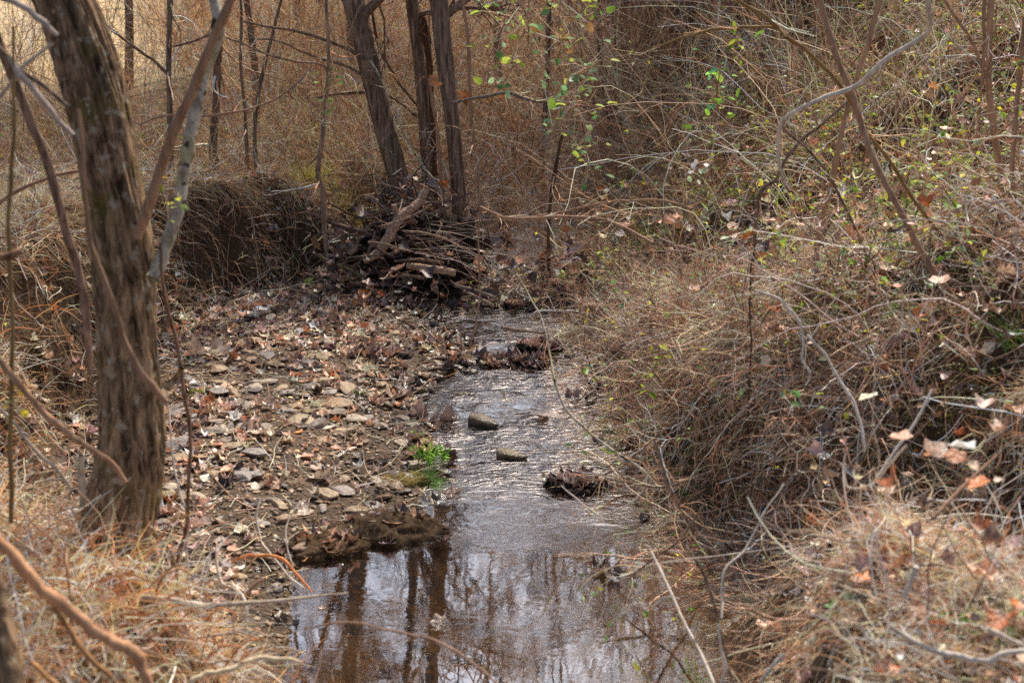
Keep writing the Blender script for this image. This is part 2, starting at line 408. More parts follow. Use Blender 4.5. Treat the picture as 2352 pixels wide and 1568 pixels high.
# ------------------------------------------------------------------ palettes
TW = [(.60, .41, .28), (.74, .55, .41), (.44, .27, .16), (.86, .70, .54), (.26, .15, .09), (.68, .40, .23)]
TWG = [(.60, .43, .31), (.72, .55, .41), (.44, .29, .19), (.84, .68, .52), (.26, .17, .11), (.62, .39, .23)]
RUST = [(.68, .38, .19), (.78, .48, .27), (.52, .26, .12), (.84, .60, .37), (.38, .19, .09)]
DRY = [(.80, .55, .41), (.86, .66, .51), (.66, .40, .27), (.92, .78, .64), (.46, .27, .17), (.56, .47, .30)]
def clumps(P0, cull=.3, lo=.6, s=0):
    f = fbm(P0[:, 0] * 2.6, P0[:, 1] * 2.6, 3, 70 + s) * 1.3 + fbm(P0[:, 0] * 9, P0[:, 1] * 9, 2, 75 + s) * .7
    f = np.clip(.5 + f * 1.5, 0, 1)
    k = R.random(len(P0)) > cull * 2 * (1 - f) ** 1.5
    return P0[k], (lo + (1.45 - lo) * f)[k]
PALE = [(.72, .58, .40), (.78, .68, .52), (.60, .45, .28), (.50, .36, .2), (.45, .44, .22)]
TW, TWG, RUST, DRY, PALE = [[(min(a * 1.06, .95), b_ * 1.0, c_ * .97) for (a, b_, c_) in L_] for L_ in (TW, TWG, RUST, DRY, PALE)]
DKR = [(.50, .31, .21), (.36, .21, .14), (.26, .15, .10), (.72, .55, .42), (.18, .10, .07), (.56, .30, .17), (.12, .07, .05), (.62, .42, .30)]
GREENS = [(.18, .28, .06), (.30, .40, .07), (.32, .42, .20), (.52, .53, .08), (.42, .50, .32), (.75, .68, .08)]

def pts_on(n, x0, x1, y0, y1, cond=None, m=260, ex=0):
    x = R.uniform(x0, x1, n); y = R.uniform(y0, y1, n)
    if cond is not None:
        k = cond(x, y); x = x[k]; y = y[k]
    z = H(x, y); P = np.stack([x, y, z], -1)
    return P[in_view(P, m)] if not ex else P
def updir(n, spread=.35):
    d = R.normal(size=(n, 3)) * spread; d[:, 2] += 1; return d
def flat(n, up=.15):
    d = R.normal(size=(n, 3)); d[:, 2] = np.abs(d[:, 2]) * up; return d

def children_of(P, r, m, lo=.2, hi=.95):
    """m random spots on strands P -> (bases, dirs, radii, parent index)"""
    n, k, _ = P.shape
    i = R.integers(0, n, m); t = R.uniform(lo, hi, m) * (k - 1); j = np.minimum(t.astype(int), k - 2); f = (t - j)[:, None]
    b = P[i, j] * (1 - f) + P[i, j + 1] * f
    d = unit(P[i, j + 1] - P[i, j]) + R.normal(size=(m, 3)) * .55
    return b, d, r[i, j] * .6, i

# ------------------------------------------------------------------ brush behind and around (uncountable: stuff)
def brush(name, label, cat, P0, hmin, hmax, r0, colors, spread=.3, noise=.16, g=.02, side=2, k=7, sidelen=.35, drape=False, w=None, side2=0):
    P0, fc = clumps(P0, .42, .6); n = len(P0); b = Buf()
    L = R.uniform(hmin, hmax, n) * (.6 + .5 * fc)
    P = grow(P0, updir(n, spread), L, k, noise, g, drape)
    r = taper(r0 * R.uniform(.6, 1.4, n), k, .4)
    zt = np.clip(.5 + 1.6 * fbm(P0[:, 0] * .55, P0[:, 1] * .55, 3, 88), 0, 1)[:, None]
    col = np.clip(pal(colors, n, .32, w=w) * fc[:, None] * (np.array([1.12, 1.0, .80]) * zt + np.array([.80, .82, .88]) * (1 - zt)), .01, .95)
    tubes(b, P, r, col)
    if side:
        m = n * side
        bb, d, rr, i = children_of(P, r, m)
        S = grow(bb, d, R.uniform(.4, 1.2, m) * sidelen, 4, noise * 1.5, g, drape)
        rs = taper(np.maximum(rr, .0009), 4, .5)
        tubes(b, S, rs, col[i] * 1.08)
        if side2:
            bb, d, rr, i2 = children_of(S, rs, n * side2)
            S2 = grow(bb, d, R.uniform(.3, 1, n * side2) * sidelen * .6, 3, noise * 1.6, g, drape)
            tubes(b, S2, taper(np.maximum(rr, .0009), 3, .6), col[i[i2]])
    LAST[name] = P
    return single(name, b, M_TWIG, label, cat, kind='stuff')
LAST = {}

bankleft = lambda x, y: x < Bf(y) - .25
P0 = pts_on(8500, -8, 0, 12.3, 22, lambda x, y: bankleft(x, y) & ((y < 15.5 + 2 * vnoise(x, y, 3)) | (x > -.19 * y)))
brush('reddish_weeds', 'dense reddish brown dead weeds on the left bank behind the creek', 'dead weeds', P0, .25, 1.0, .0024, RUST + TW, .42, .19, .02, 4, 6, .3, side2=2)
P0 = pts_on(4200, -2.2, 3.4, 13.2, 24)
brush('background_brush', 'tangle of tall bare brush behind the three creek trees', 'brush', P0, .7, 2.7, .0036, TW + DKR, .5, .24, .03, 5, 9, .5, side2=4)
P0 = pts_on(5200, -8, 4.5, 19, 34, lambda x, y: x > -.24 * y + 1.2 * fbm(x * .5, y * .5, 2, 66))
brush('far_brush', 'orange brown thicket filling the distance behind the creek trees', 'brush', P0, 1.2, 3.4, .006, RUST + TW, .35, .18, .0, 5, 8, .7, side2=3)
P0 = pts_on(1000, -8, -1.0, 13, 24, bankleft)
brush('tall_bare_shoots', 'tall thin bare shoots rising over the reddish weeds', 'bare shoots', P0, 1.2, 2.9, .0042, TW, .3, .15, .0, 6, 8, .6, side2=3)
P0 = pts_on(650, .9, 6.0, 17.0, 24, lambda x, y: (x > Rf(y) + .1) & (x < .36 * y), ex=1)  # thicket added to keep the sky out of reflections on the pool's right
brush('sky_block_thicket', 'added thicket of tall bare saplings blocking sky reflections, on the right hillside', 'thicket', P0, 2.5, 6.2, .016, [(.34, .22, .15), (.24, .15, .1), (.45, .3, .2)], .14, .07, -.02, 12, 9, 1.1, side2=10)
P0 = pts_on(260, .95, 2.9, 14.8, 17.4, lambda x, y: x > Rf(y) + .25, ex=1)  # extra saplings added to darken the right-hand pool reflection
brush('sky_block_saplings', 'added clump of bare saplings blocking sky reflections at the right hillside foot upstream', 'saplings', P0, 2.2, 5.6, .010, [(.4, .27, .18), (.3, .2, .13), (.5, .35, .24)], .14, .08, -.02, 10, 9, .8, side2=8)
P0 = pts_on(2300, -.3, 2.0, 12.2, 16.5, lambda x, y: (x > Rf(y) - .05) | (x < Lf(y) + .05))
brush('creekside_brush', 'low tangle of twigs closing in on the creek upstream of the driftwood', 'brush', P0, .4, 1.4, .003, TW, .6, .28, .05, 4, 8, .35, side2=2)
onhill = lambda x, y: x > Rf(y) + .75
P0 = pts_on(9500, .9, 9, 5.6, 20, lambda x, y: onhill(x, y) & (R.random(len(x)) < np.clip(.25 + (y - 5) * .12, 0, 1)))
brush('hillside_brush', 'thick tangle of brown vines and twigs over the right hillside', 'brush', P0, .25, 1.0, .0034, DKR, .7, .34, .07, 3, 8, .3, True, side2=2)
P0 = pts_on(2800, 1.2, 8, 9, 20, onhill)
brush('hillside_canes', 'taller arching bare canes standing on the right hillside', 'canes', P0, .8, 2.2, .0040, TWG, .4, .14, .07, 4, 10, .5, side2=1)

# overhang of fine grey twigs above the right water edge
n = 3900
y = R.uniform(5.9, 12.2, n); x = Rf(y) + R.uniform(-.02, 1.0, n); P0 = np.stack([x, y, H(x, y)], -1); P0 = P0[in_view(P0)]
n = len(P0); b = Buf()
D = R.normal(size=(n, 3)) * .55; D[:, 0] -= .5; D[:, 2] += .45
_m = vnoise(P0[:, 0] * 5, P0[:, 1] * 5, 91) + .35 * R.random(n) > .42; P0 = P0[_m]; D = D[_m]; n = len(P0)
Lh = R.uniform(.2, .75, n) * np.interp(P0[:, 1], [5, 7, 12], [.8, 1.0, .7])
P0[:, 2] += R.uniform(0, .12, n)
P = grow(P0, D, Lh, 8, .30, .14, False)
P[:, :, 2] = np.maximum(P[:, :, 2], np.maximum(H(P[:, :, 0], P[:, :, 1]) + .004, .004))
rr = taper(.0026 * R.uniform(.5, 2.0, n), 8, .4); colr = pal(DKR + TWG[:2], n, .38)
tubes(b, P, rr, colr)
bb, d, r2, i = children_of(P, rr, n * 4); S = grow(bb, d, R.uniform(.06, .28, n * 4), 4, .32, .05); S[:, :, 2] = np.maximum(S[:, :, 2], .004)
tubes(b, S, taper(np.maximum(r2, .0008), 4, .5), colr[i])
P_over = P
single('overhanging_brush', b, M_TWIG, 'mat of fine grey brown twigs drooping over the right water edge', 'brush', kind='stuff')

# roots and rootlets on the eroded right face
n = 3500
y = R.uniform(4.0, 8.5, n); x = Rf(y) + R.uniform(.1, .8, n); P0 = np.stack([x, y, H(x, y) + .01], -1); P0 = P0[in_view(P0)]; n = len(P0)
D = R.normal(size=(n, 3)) * .4; D[:, 0] -= .5; D[:, 2] -= .5
b = Buf(); P = grow(P0, D, R.uniform(.08, .4, n), 6, .2, .12); hz = np.maximum(H(P[:, :, 0], P[:, :, 1]), 0) + .005
P[:, :, 2] = np.maximum(P[:, :, 2], hz); tubes(b, P, taper(.0016 * R.uniform(.5, 1.8, n), 6, .4), pal(TWG, n))
single('bank_rootlets', b, M_TWIG, 'fine roots hanging down the eroded right bank face', 'roots', kind='stuff')

# grasses ---------------------------------------------------------------
def grass(name, label, P0, lmin, lmax, w0, colors, up=.3, noise=.2, g=.12, k=5, bias=None, mat=None, drape=True, lift=.01, D=None, weights=None):
    if D is None: P0, fc = clumps(P0, .3, .8, 3)
    else: fc = np.ones(len(P0))
    n = len(P0); b = Buf()
    if D is None: D = flat(n, 1.0); D[:, 2] += up
    P = grow(P0, D, R.uniform(lmin, lmax, n), k, noise, g, drape, lift, bias)
    ribbons(b, P, taper(w0 * R.uniform(.4, 1.2, n) ** 1.5 * 1.5, k, .25), np.clip(pal(colors, n, .3, w=weights) * fc[:, None], .01, .95))
    return single(name, b, mat or M_GRASS, label, 'dry grass', kind='stuff')

# right foreground mound
P0 = pts_on(17000, .5, 3.4, 3.1, 5.6, lambda x, y: (x > Rf(y) + .25) & (x > .60 + (y - 3.8) * .70))
grass('matted_grass', 'matted straw coloured dead grass on the near right bank', P0, .08, .36, .0024, DRY, .10, .38, .16, 6, np.array([[-.05, -.03, 0]]), lift=.03)
P0 = pts_on(10000, 1.0, 4.6, 5.2, 8.2, lambda x, y: x > Rf(y) + .3)
grass('hanging_grass', 'pinkish tan dead grass flopping over the middle right bank', P0, .10, .38, .0022, DRY, .25, .3, .2, 6, np.array([[-.12, -.05, -.02]]), lift=.015)
# left bank
P0 = pts_on(15000, -4.4, -1.8, 5.9, 12.6, lambda x, y: (x < Bf(y) - np.where(y > 8.3, WL(y) * .85, .1)) & (R.random(len(x)) < np.where(x > Bf(y) - .9, 1, .6)))
grass('bank_grass', 'dry orange brown grass hanging down the left bank', P0, .15, .42, .0019, DRY + RUST, .5, .22, .22, 6, np.array([[.10, -.04, -.02]]), lift=.012)
P0 = pts_on(8000, -4.6, -2.4, 6.2, 10.5, lambda x, y: x < Bf(y) - .6)
grass('pale_bank_grass', 'pale straw grass on top of the left bank', P0, .15, .4, .0022, PALE, .9, .14, .12, 5)
P0 = pts_on(3600, -3.2, -1.2, 9.0, 14, lambda x, y: (x < Bf(y) - .12) & (x > Bf(y) - .9))
P0 = np.vstack([P0, pts_on(16000, -3.4, -1.2, 8.4, 13.6, lambda x, y: (x < Bf(y) - WL(y) * .55) & (x > Bf(y) - WL(y) - .35) & (vnoise(x * 3.3, y * 3.3, 45) > .45))])
D = R.normal(size=(len(P0), 3)) * .35; D[:, 0] += .7; D[:, 1] -= .4; D[:, 2] += .1
grass('undercut_roots', 'dark roots and dead grass hanging from the undercut left bank', P0, .12, .5, .0014, [(.36, .23, .13), (.16, .10, .06), (.50, .33, .19), (.62, .45, .28)], .2, .2, .3, 6, D=D, drape=True)
P0 = pts_on(14000, -3.4, -1.0, 8.2, 13.4, lambda x, y: (x < Bf(y) + .1) & (x > Bf(y) - WL(y) - .1)); P0[:, 2] += R.uniform(0, .03, len(P0)); LFACE = P0[-900:]
n = 900; P1 = P0[:n]; n = len(P1); D = R.normal(size=(n, 3)) * .5; D[:, 0] += .6; b = Buf()
P = grow(P1, D, R.uniform(.1, .5, n), 7, .28, .16, True, .02); tubes(b, P, taper(R.uniform(.0016, .0040, n), 7, .5), pal([(.5, .38, .27), (.34, .22, .14), (.62, .5, .38), (.2, .13, .09)], n, .3), 4)
single('exposed_roots', b, M_TWIG, 'crooked roots poking out of the eroded left bank face', 'roots', kind='stuff')
# left foreground mound
P0 = pts_on(12000, -2.6, -.65, 3.1, 5.7, lambda x, y: x < Bf(y) + .02)
grass('foreground_grass', 'tangled tan grass and stems in the near left corner', P0, .12, .48, .0026, DRY + RUST, .3, .25, .14, 6, lift=.025)
# distant field
P0 = pts_on(17000, -24, 2, 18.5, 60, lambda x, y: R.random(len(x)) < np.clip(22 / y, 0, 1) ** 1.5)
grass('field_grass', 'pale golden dry grass on the sunlit field beyond the trees', P0, .15, .45, .007, [(.95, .74, .44), (.9, .6, .3), (.97, .84, .58)], 1.6, .1, .02, 3, drape=False)
# grass tufts; the first has its sunlit glow painted into bright yellow blades
def tuft(name, label, px, py, n, h, w0, colors, rad, group=None, up=1.0):
    c0 = ground_at(px, py); b = Buf()
    a = R.uniform(0, 6.28, n); rr = rad * np.sqrt(R.random(n))
    x = c0[0] + rr * np.cos(a); y = c0[1] + rr * np.sin(a); P0 = np.stack([x, y, np.maximum(H(x, y), 0)], -1)
    D = flat(n, 1); D[:, 2] += up
    P = grow(P0, D, R.uniform(.4, 1, n) * h, 5, .12, .1)
    ribbons(b, P, taper(w0 * R.uniform(.6, 1.3, n), 5, .2), pal(colors, n))
    return single(name, b, M_GREEN, label, 'grass tuft', group, org=c0)
tuft('grass_tuft', 'yellow green grass tuft with sun glow painted in its colour on the left bank beside the thin grey sapling', 705, 425, 520, .30, .0035, [(.80, .74, .12), (.88, .74, .22), (.45, .5, .08), (.7, .5, .2)], .2)
tuft('grass_tuft', 'smaller yellow green grass tuft on the bank edge right of the thin grey sapling', 790, 475, 280, .2, .003, [(.58, .48, .14), (.34, .38, .08)], .18)
tuft('grass_tuft', 'spiky green grass tuft lying on the gravel at the water edge', 985, 1108, 160, .16, .002, [(.12, .22, .07), (.2, .3, .1)], .05, up=.3)
tuft('grass_tuft', 'bright green blades beside the base of the leaning brown sapling', 2330, 800, 30, .22, .004, [(.2, .34, .08)], .05)

# ------------------------------------------------------------------ leaves
def leaf_shape(N, curl, seed, lobes=5):
    rs = np.random.default_rng(seed)
    th = np.linspace(-np.pi, np.pi, N, endpoint=False)
    rad = .74 + .20 * np.abs(np.cos(th * lobes / 2 + .0)) ** 1.5 + .06 * rs.normal(size=N)
    rad *= (1 - .25 * (np.abs(th) > 2.5))
    rings = [np.zeros((1, 3))]
    for f in (.5, 1.0):
        rings.append(np.stack([rad * f * np.cos(th), rad * f * np.sin(th), np.zeros(N)], -1))
    V = np.vstack(rings) * .5
    r2 = V[:, 0] ** 2 + V[:, 1] ** 2
    ph = rs.uniform(0, 6.28); ang = np.arctan2(V[:, 1], V[:, 0])
    V[:, 2] = curl * (r2 * (.55 + .65 * np.cos(2 * ang + ph) + .45 * np.cos(5 * ang))) + .018 * rs.normal(size=len(V))
    # roll sides inwards
    k = curl * .9; x = V[:, 1].copy(); V[:, 1] = np.sin(x * k * 2) / (k * 2 + 1e-6); V[:, 2] += (1 - np.cos(x * k * 2)) / (k * 2 + 1e-6)
    V[:, 2] -= V[:, 2].min()
    F3 = [[0, 1 + i, 1 + (i + 1) % N] for i in range(N)]
    F4 = [[1 + i, 1 + N + i, 1 + N + (i + 1) % N, 1 + (i + 1) % N] for i in range(N)]
    vein = np.ones(len(V)); vein[0] = 1.25
    vein[1:] = np.tile(.82 + .38 * np.abs(np.cos(th * lobes / 2)) ** 4, 2)
    return V, np.array(F3), np.array(F4), vein
def rotm(n, tilt):
    a = R.uniform(0, 6.28, n); t = R.normal(size=n) * tilt; u = R.uniform(0, 6.28, n)
    ca, sa = np.cos(a), np.sin(a)
    Z1 = np.zeros((n, 3, 3)); Z1[:, 0, 0] = ca; Z1[:, 0, 1] = -sa; Z1[:, 1, 0] = sa; Z1[:, 1, 1] = ca; Z1[:, 2, 2] = 1
    k = np.stack([np.cos(u), np.sin(u), np.zeros(n)], -1); K_ = np.zeros((n, 3, 3))
    K_[:, 0, 1] = -k[:, 2]; K_[:, 0, 2] = k[:, 1]; K_[:, 1, 0] = k[:, 2]; K_[:, 1, 2] = -k[:, 0]; K_[:, 2, 0] = -k[:, 1]; K_[:, 2, 1] = k[:, 0]
    I = np.eye(3)[None]; st = np.sin(t)[:, None, None]; ct = (1 - np.cos(t))[:, None, None]
    return (I + st * K_ + ct * (K_ @ K_)) @ Z1
def scatter(buf, variants, P, size, col, tilt=.3, stretch=None):
    v_i = R.integers(0, len(variants), len(P))
    M = rotm(len(P), tilt)
    for k, (V, F3, F4, vein) in enumerate(variants):
        s = np.where(v_i == k)[0]
        if len(s) == 0: continue
        W = V[None] * size[s][:, None, None]
        if stretch is not None: W = W * stretch[s][:, None]
        W = np.einsum('nij,nkj->nki', M[s], W) + P[s][:, None]
        nv = V.shape[0]; off = (np.arange(len(s)) * nv)[:, None, None]
        C = (col[s][:, None] * vein[None, :, None]).reshape(-1, 3)
        base = W.reshape(-1, 3); first = True
        for Fk in (F3, F4):
            if Fk is None or len(Fk) == 0: continue
            FF = (Fk[None] + off).reshape(-1, Fk.shape[1])
            if first: buf.add(base, FF, C); first = False
            else: buf.f[Fk.shape[1]].append(FF + buf.n - len(base))
LV_LO = [leaf_shape(10, c_, i) for i, c_ in enumerate((.2, .5, .8, 1.2, 1.7))]
LV_HI = [leaf_shape(30, c_, 20 + i) for i, c_ in enumerate((.25, .6, .9, 1.3, 1.7, .5))]
LEAFC = {'tan': [(.62, .45, .33), (.70, .54, .42)], 'brown': [(.40, .24, .16), (.48, .31, .22)], 'rust': [(.36, .14, .06), (.42, .18, .08)],
         'dark': [(.07, .05, .045), (.11, .075, .065)], 'purple': [(.26, .17, .15), (.34, .24, .22)], 'pale': [(.62, .50, .39), (.70, .60, .48)]}
allc = sum(LEAFC.values(), [])
# fine leaf litter: stuff
def litter(name, label, P0, smin, smax, tilt=.5, weights=None, lift=.0):
    P0, fc = clumps(P0, .5, .3, 7)
    b = Buf(); n = len(P0); P0 = P0.copy(); P0[:, 2] = np.maximum(P0[:, 2], .0) + R.uniform(0, .02, n) + lift * 14 * R.random(n) ** 2
    scatter(b, LV_LO, P0, smin + (smax * 1.25 - smin) * R.random(n) ** 1.6, np.clip(pal(allc, n, w=weights) * fc[:, None], .01, .9), tilt)
    return single(name, b, M_LEAF, label, 'leaf litter', kind='stuff')
onbar = lambda x, y: (x < Lf(y) + .02) & (x > Bf(y) - .35)
P0 = pts_on(11000, -2.9, .1, 5.3, 12.4, lambda x, y: onbar(x, y) & (R.random(len(x)) < np.where((y > 8.4) | (x < -1.5), 1, .35)))
W_ = [2, 2, 3, 3, .35, .35, 1.6, 1.6, 2, 2, 1.2, .8]
litter('bar_leaf_litter', 'crumpled brown and purplish leaf litter covering the gravel bar', P0, .022, .085, .3, W_)
P0 = pts_on(13000, -.1, 9, 3.2, 17, lambda x, y: x > Rf(y) + .35)
litter('hillside_leaf_litter', 'brown leaf litter caught in the right hillside growth', P0, .03, .10, .6, [1.5, 1.2, 4, 4, 1.5, 1.2, .6, .6, 1.2, 1, .15, .0], .045)
P0 = pts_on(2600, .6, 4.0, 3.2, 7.0, lambda x, y: x > Rf(y) + .15); P0[:, 2] += R.uniform(.0, .06, len(P0))
litter('near_bank_leaf_litter', 'small crumpled brown leaves caught in the near right grass', P0, .025, .075, .7, [2, 2, 3, 3, .7, .7, .6, .6, 2, 2, .4, .2])
P0 = pts_on(2500, -6, -.7, 3.2, 14, lambda x, y: x < Bf(y))
litter('left_bank_leaf_litter', 'scattered brown leaf litter on the left bank', P0, .04, .11, .6, [2, 2, 3, 3, 1, 1, 1, 1, 1, 1, .6, .4])
P0 = pts_on(900, -1.6, .6, 11.0, 12.6)
_e = R.normal(size=(260, 3)); _e[:, 2] = np.abs(_e[:, 2]); _e = unit(_e) * np.array([.52, .30, .50]) + np.array([-.8, 12.05, .06]); P0 = np.vstack([P0, _e])
litter('debris_leaf_litter', 'dark matted leaves packed around the driftwood pile', P0, .05, .13, .8, [.5, .5, 3, 3, .9, .9, 6, 6, 3, 3, .1, .0], .03)
litter('cut_bank_leaf_litter', 'brown leaves clinging to the eroded left bank face', LFACE, .03, .09, .7, [1, 1, 3, 3, 1.2, 1.2, 2, 2, 2, 2, .4, .2])
# sunken leaves on the bed
P0 = pts_on(700, -1.0, .9, 4.2, 9.5, lambda x, y: (x > Lf(y)) & (x < Rf(y)))
b = Buf(); n = len(P0); P0[:, 2] += .004
scatter(b, LV_LO[:2], P0, R.uniform(.04, .12, n), pal([(.10, .06, .03), (.2, .12, .05), (.05, .035, .02), (.3, .2, .09)], n), .12)
single('sunken_leaves', b, M_LEAF, 'dark leaves lying on the creek bed under water', 'leaf litter', kind='stuff')

# individual leaves -----------------------------------------------------
hi_mesh = {}
def leaf_obj(p, size, ckey, label, group, vi=None, tilt=.4, name='fallen_leaf', rotz=None):
    vi = random.randrange(6) if vi is None else vi
    ck = random.randrange(2)
    key = (vi, ckey, ck)
    if key not in hi_mesh:
        V, F3, F4, vein = LV_HI[vi]; b = Buf(); cc = np.array(LEAFC[ckey][ck])
        b.add(V, F3, cc[None] * vein[:, None]); b.f[4].append(F4)
        # petiole
        st = np.array([[[-.30, 0, V[0, 2]], [-.5, .02, V[0, 2] + .03], [-.7, .06, V[0, 2] + .03]]]); tubes(b, st, np.full((1, 3), .012), cc[None] * .8)
        hi_mesh[key] = b.mesh('leaf_blade', M_LEAF)
    o = bpy.data.objects.new(name, hi_mesh[key]); o.location = tuple(p); o.scale = (size,) * 3
    o.rotation_euler = (random.gauss(0, tilt), random.gauss(0, tilt), random.uniform(0, 6.28) if rotz is None else rotz)
    link(o); tag(o, label, 'leaf', group); return o
# hand placed big leaves
BIG = [
 (495, 818, .24, 'tan', 'large pale curled sycamore leaf on the far left of the gravel bar near the trunk', 1),
 (455, 822, .20, 'tan', 'folded tan leaf touching the large pale sycamore leaf beside the trunk', 3),
 (905, 918, .20, 'tan', 'big folded tan leaf standing at the water edge left of the wet stream stone', 2),
 (955, 962, .17, 'purple', 'dark purplish wet leaf draped at the water edge above the green weed', 4),
 (1028, 972, .16, 'purple', 'second dark purplish wet leaf, nearest the round wet stone', 3),
 (1000, 985, .12, 'brown', 'small brown wet leaf between the two purplish leaves', 1),
 (590, 1000, .16, 'tan', 'curled tan leaf on the gravel bar right of the mossy trunk', 2),
 (520, 998, .16, 'pale', 'bright whitish leaf lying flat on the gravel right of the trunk', 0),
 (560, 1008, .10, 'rust', 'rust red leaf touching the bright whitish leaf on the gravel', 0),
 (755, 565, .17, 'tan', 'curled ribbed leaf on the bank below the thin grey sapling', 4),
 (790, 585, .15, 'rust', 'rust leaf left of the driftwood pile beside the ribbed leaf', 3),
 (800, 620, .10, 'rust', 'glowing orange leaf low on the left edge of the driftwood pile', 2),
 (815, 705, .10, 'rust', 'orange red leaf on the wet litter in front of the driftwood pile', 3),
 (520, 386, .14, 'rust', 'rust brown leaf in the grass on top of the left bank', 2),
 (1820, 432, .20, 'rust', 'big red brown leaf on the hillside at the tip of the pale bent branch', 3),
 (1720, 420, .17, 'rust', 'dull red leaf on the hillside left of the pale branch tip', 4),
 (1610, 260, .16, 'rust', 'dark rusty leaf on the upper hillside among vines', 4),
 (1565, 525, .15, 'tan', 'pale tan leaf upright in the middle hillside tangle', 3),
 (1675, 705, .24, 'brown', 'large pinkish brown sycamore leaf on the hillside left of the green patch', 0),
 (1710, 712, .16, 'brown', 'folded brown leaf over the right edge of the large pinkish leaf', 3),
 (1930, 670, .18, 'brown', 'pinkish brown leaf on the hillside above the pale forked twig', 1),
 (2010, 735, .16, 'brown', 'brown curled leaf beside the three thin dark saplings', 3),
 (2070, 790, .14, 'purple', 'purplish leaf on the straw grass below the brown leaning sapling', 1),
 (2310, 520, .18, 'brown', 'brown leaf at the foot of the right edge stems', 1),
 (2280, 245, .20, 'rust', 'red brown leaf high on the right hillside beside the upright stem', 2),
 (2330, 880, .20, 'purple', 'greyish purple leaf at the right edge of the straw bank', 1),
 (2200, 1130, .22, 'purple', 'dark purple curled leaf on the near right grass beside the slanting stick', 4),
 (2240, 1180, .16, 'tan', 'hollow curled tan leaf below the dark purple leaf on the near right grass', 4),
 (2000, 1310, .15, 'rust', 'orange brown leaf at the lip of the near right bank', 2),
 (2290, 1375, .13, 'purple', 'greyish pink leaf in the near right grass', 1),
 (1965, 1440, .14, 'brown', 'brown leaf low in the near right grass', 1),
 (185, 1225, .17, 'brown', 'dark brown crumpled leaf on the near left grass left of the trunk foot', 4),
 (150, 870, .14, 'brown', 'brown leaf on the left bank grass', 3),
 (110, 630, .14, 'rust', 'reddish leaf in the pale grass of the left bank', 2),
 (1315, 923, .16, 'purple', 'purplish leaf lying on the water near the right edge', 1),
 (1245, 965, .14, 'purple', 'half sunken purplish leaf in the ripples right of the wet stone', 0),
 (1155, 910, .06, 'pale', 'small pale leaf sticking up from the ripples above the round stone', 2),
 (1160, 926, .09, 'pale', 'small flat pale leaf floating above the round stone', 0),
 (1010, 1440, .10, 'tan', 'yellowish leaf floating on the calm pool near the bottom', 0),
 (740, 1405, .05, 'rust', 'tiny dark red leaf floating on the pool at the left edge', 0),
 (1375, 1315, .10, 'dark', 'black wet leaf poking out of the shaded pool', 3),
 (1410, 1330, .10, 'purple', 'dark curled leaf on the shaded pool beside the black wet leaf', 4),
 (1230, 715, .16, 'brown', 'brown leaf on the right edge of the upper riffle', 1),
 (1180, 720, .12, 'dark', 'dark wet leaf in the upper riffle near its right edge', 2),
 (735, 1105, .16, 'pale', 'greyish pale leaf on the gravel above the mossy clod', 1),
 (640, 1120, .14, 'brown', 'brown leaf on the gravel left of the mossy clod', 3),
 (520, 1120, .12, 'dark', 'black leaf on the gravel bar right of the thin dark sapling', 3),
]
for (px, py, s, ck, lab, vi) in BIG:
    leaf_obj(ground_at(px, py, .012), s * (.72 if px > 1450 else .9), ck, lab, 'large fallen leaves', vi, .3)
ZN = [('bar', -2.4, .0, 5.9, 11.8, onbar, 170, 'on the gravel bar left of the water'), ('hill', .9, 5, 5.2, 12, onhill, 75, 'caught in the growth of the right hillside')]
CN = {'tan': 'dry tan', 'brown': 'dull brown', 'rust': 'rusty orange', 'dark': 'blackish wet', 'purple': 'greyish purple', 'pale': 'bleached pale'}
for (zn, x0, x1, y0, y1, cond, num, txt) in ZN:
    P0 = pts_on(num * 14, x0, x1, y0, y1, cond, m=-10)[:num]
    for p in P0:
        ck = random.choices(list(CN), [3, 3, .6, 1.3, 2, 1.5])[0]
        q = p.copy(); q[2] = max(q[2], 0) + .012
        if zn == 'hill' and ck == 'pale': ck = 'brown'
        leaf_obj(q, random.uniform(.05, .11) * (.8 if zn == 'hill' else 1), ck, f'{CN[ck]} curled leaf {txt}', f'{CN[ck]} leaves {txt}', None, .3)

# ------------------------------------------------------------------ stones
import bmesh
def ico(sub):
    bm = bmesh.new(); bmesh.ops.create_icosphere(bm, subdivisions=sub, radius=1)
    V = np.array([v.co[:] for v in bm.verts]); F = np.array([[v.index for v in f.verts] for f in bm.faces]); bm.free(); return V, F
def stone_shape(sub, seed, flatn=.45, ang=.5):
    V, F = ico(sub); rs = np.random.default_rng(seed)
    # cut by random planes for angular faces
    for i in range(16):
        n_ = unit(rs.normal(size=3)); d = rs.uniform(.45, .8); s = V @ n_ - d
        V = V - np.where(s > 0, s, 0)[:, None] * n_ * ang * 1.6
    for i in range(10):
        k = rs.normal(size=3) * (2.5 + i * .8); V = V * (1 + .035 / (1 + i * .25) * np.sin(V @ k + rs.uniform(0, 6)))[:, None]
    V = V * np.array([1, rs.uniform(.6, .85), flatn * rs.uniform(.7, 1.2)])
    return V * .5, F
STC = [(.36, .25, .15), (.27, .21, .16), (.42, .31, .19), (.17, .14, .13), (.31, .26, .23), (.46, .37, .26), (.25, .15, .09), (.15, .11, .07), (.22, .16, .08)]
SN = ['ochre', 'grey brown', 'sandy yellow', 'dark slate', 'light grey', 'cream', 'reddish brown']
ST_HI = [stone_shape(4, i) for i in range(8)]
ST_LO = [(*stone_shape(2, 40 + i)[:1], stone_shape(2, 40 + i)[1], None, np.ones(42)) for i in range(6)]
P0 = pts_on(9000, -2.6, .1, 5.2, 11, lambda x, y: onbar(x, y) & (x > Bf(y)))
b = Buf(); scatter(b, ST_LO, P0 + np.array([0, 0, .004]), .012 + .035 * R.random(len(P0)) ** 2.2 + .006, pal(STC, len(P0)), .3)
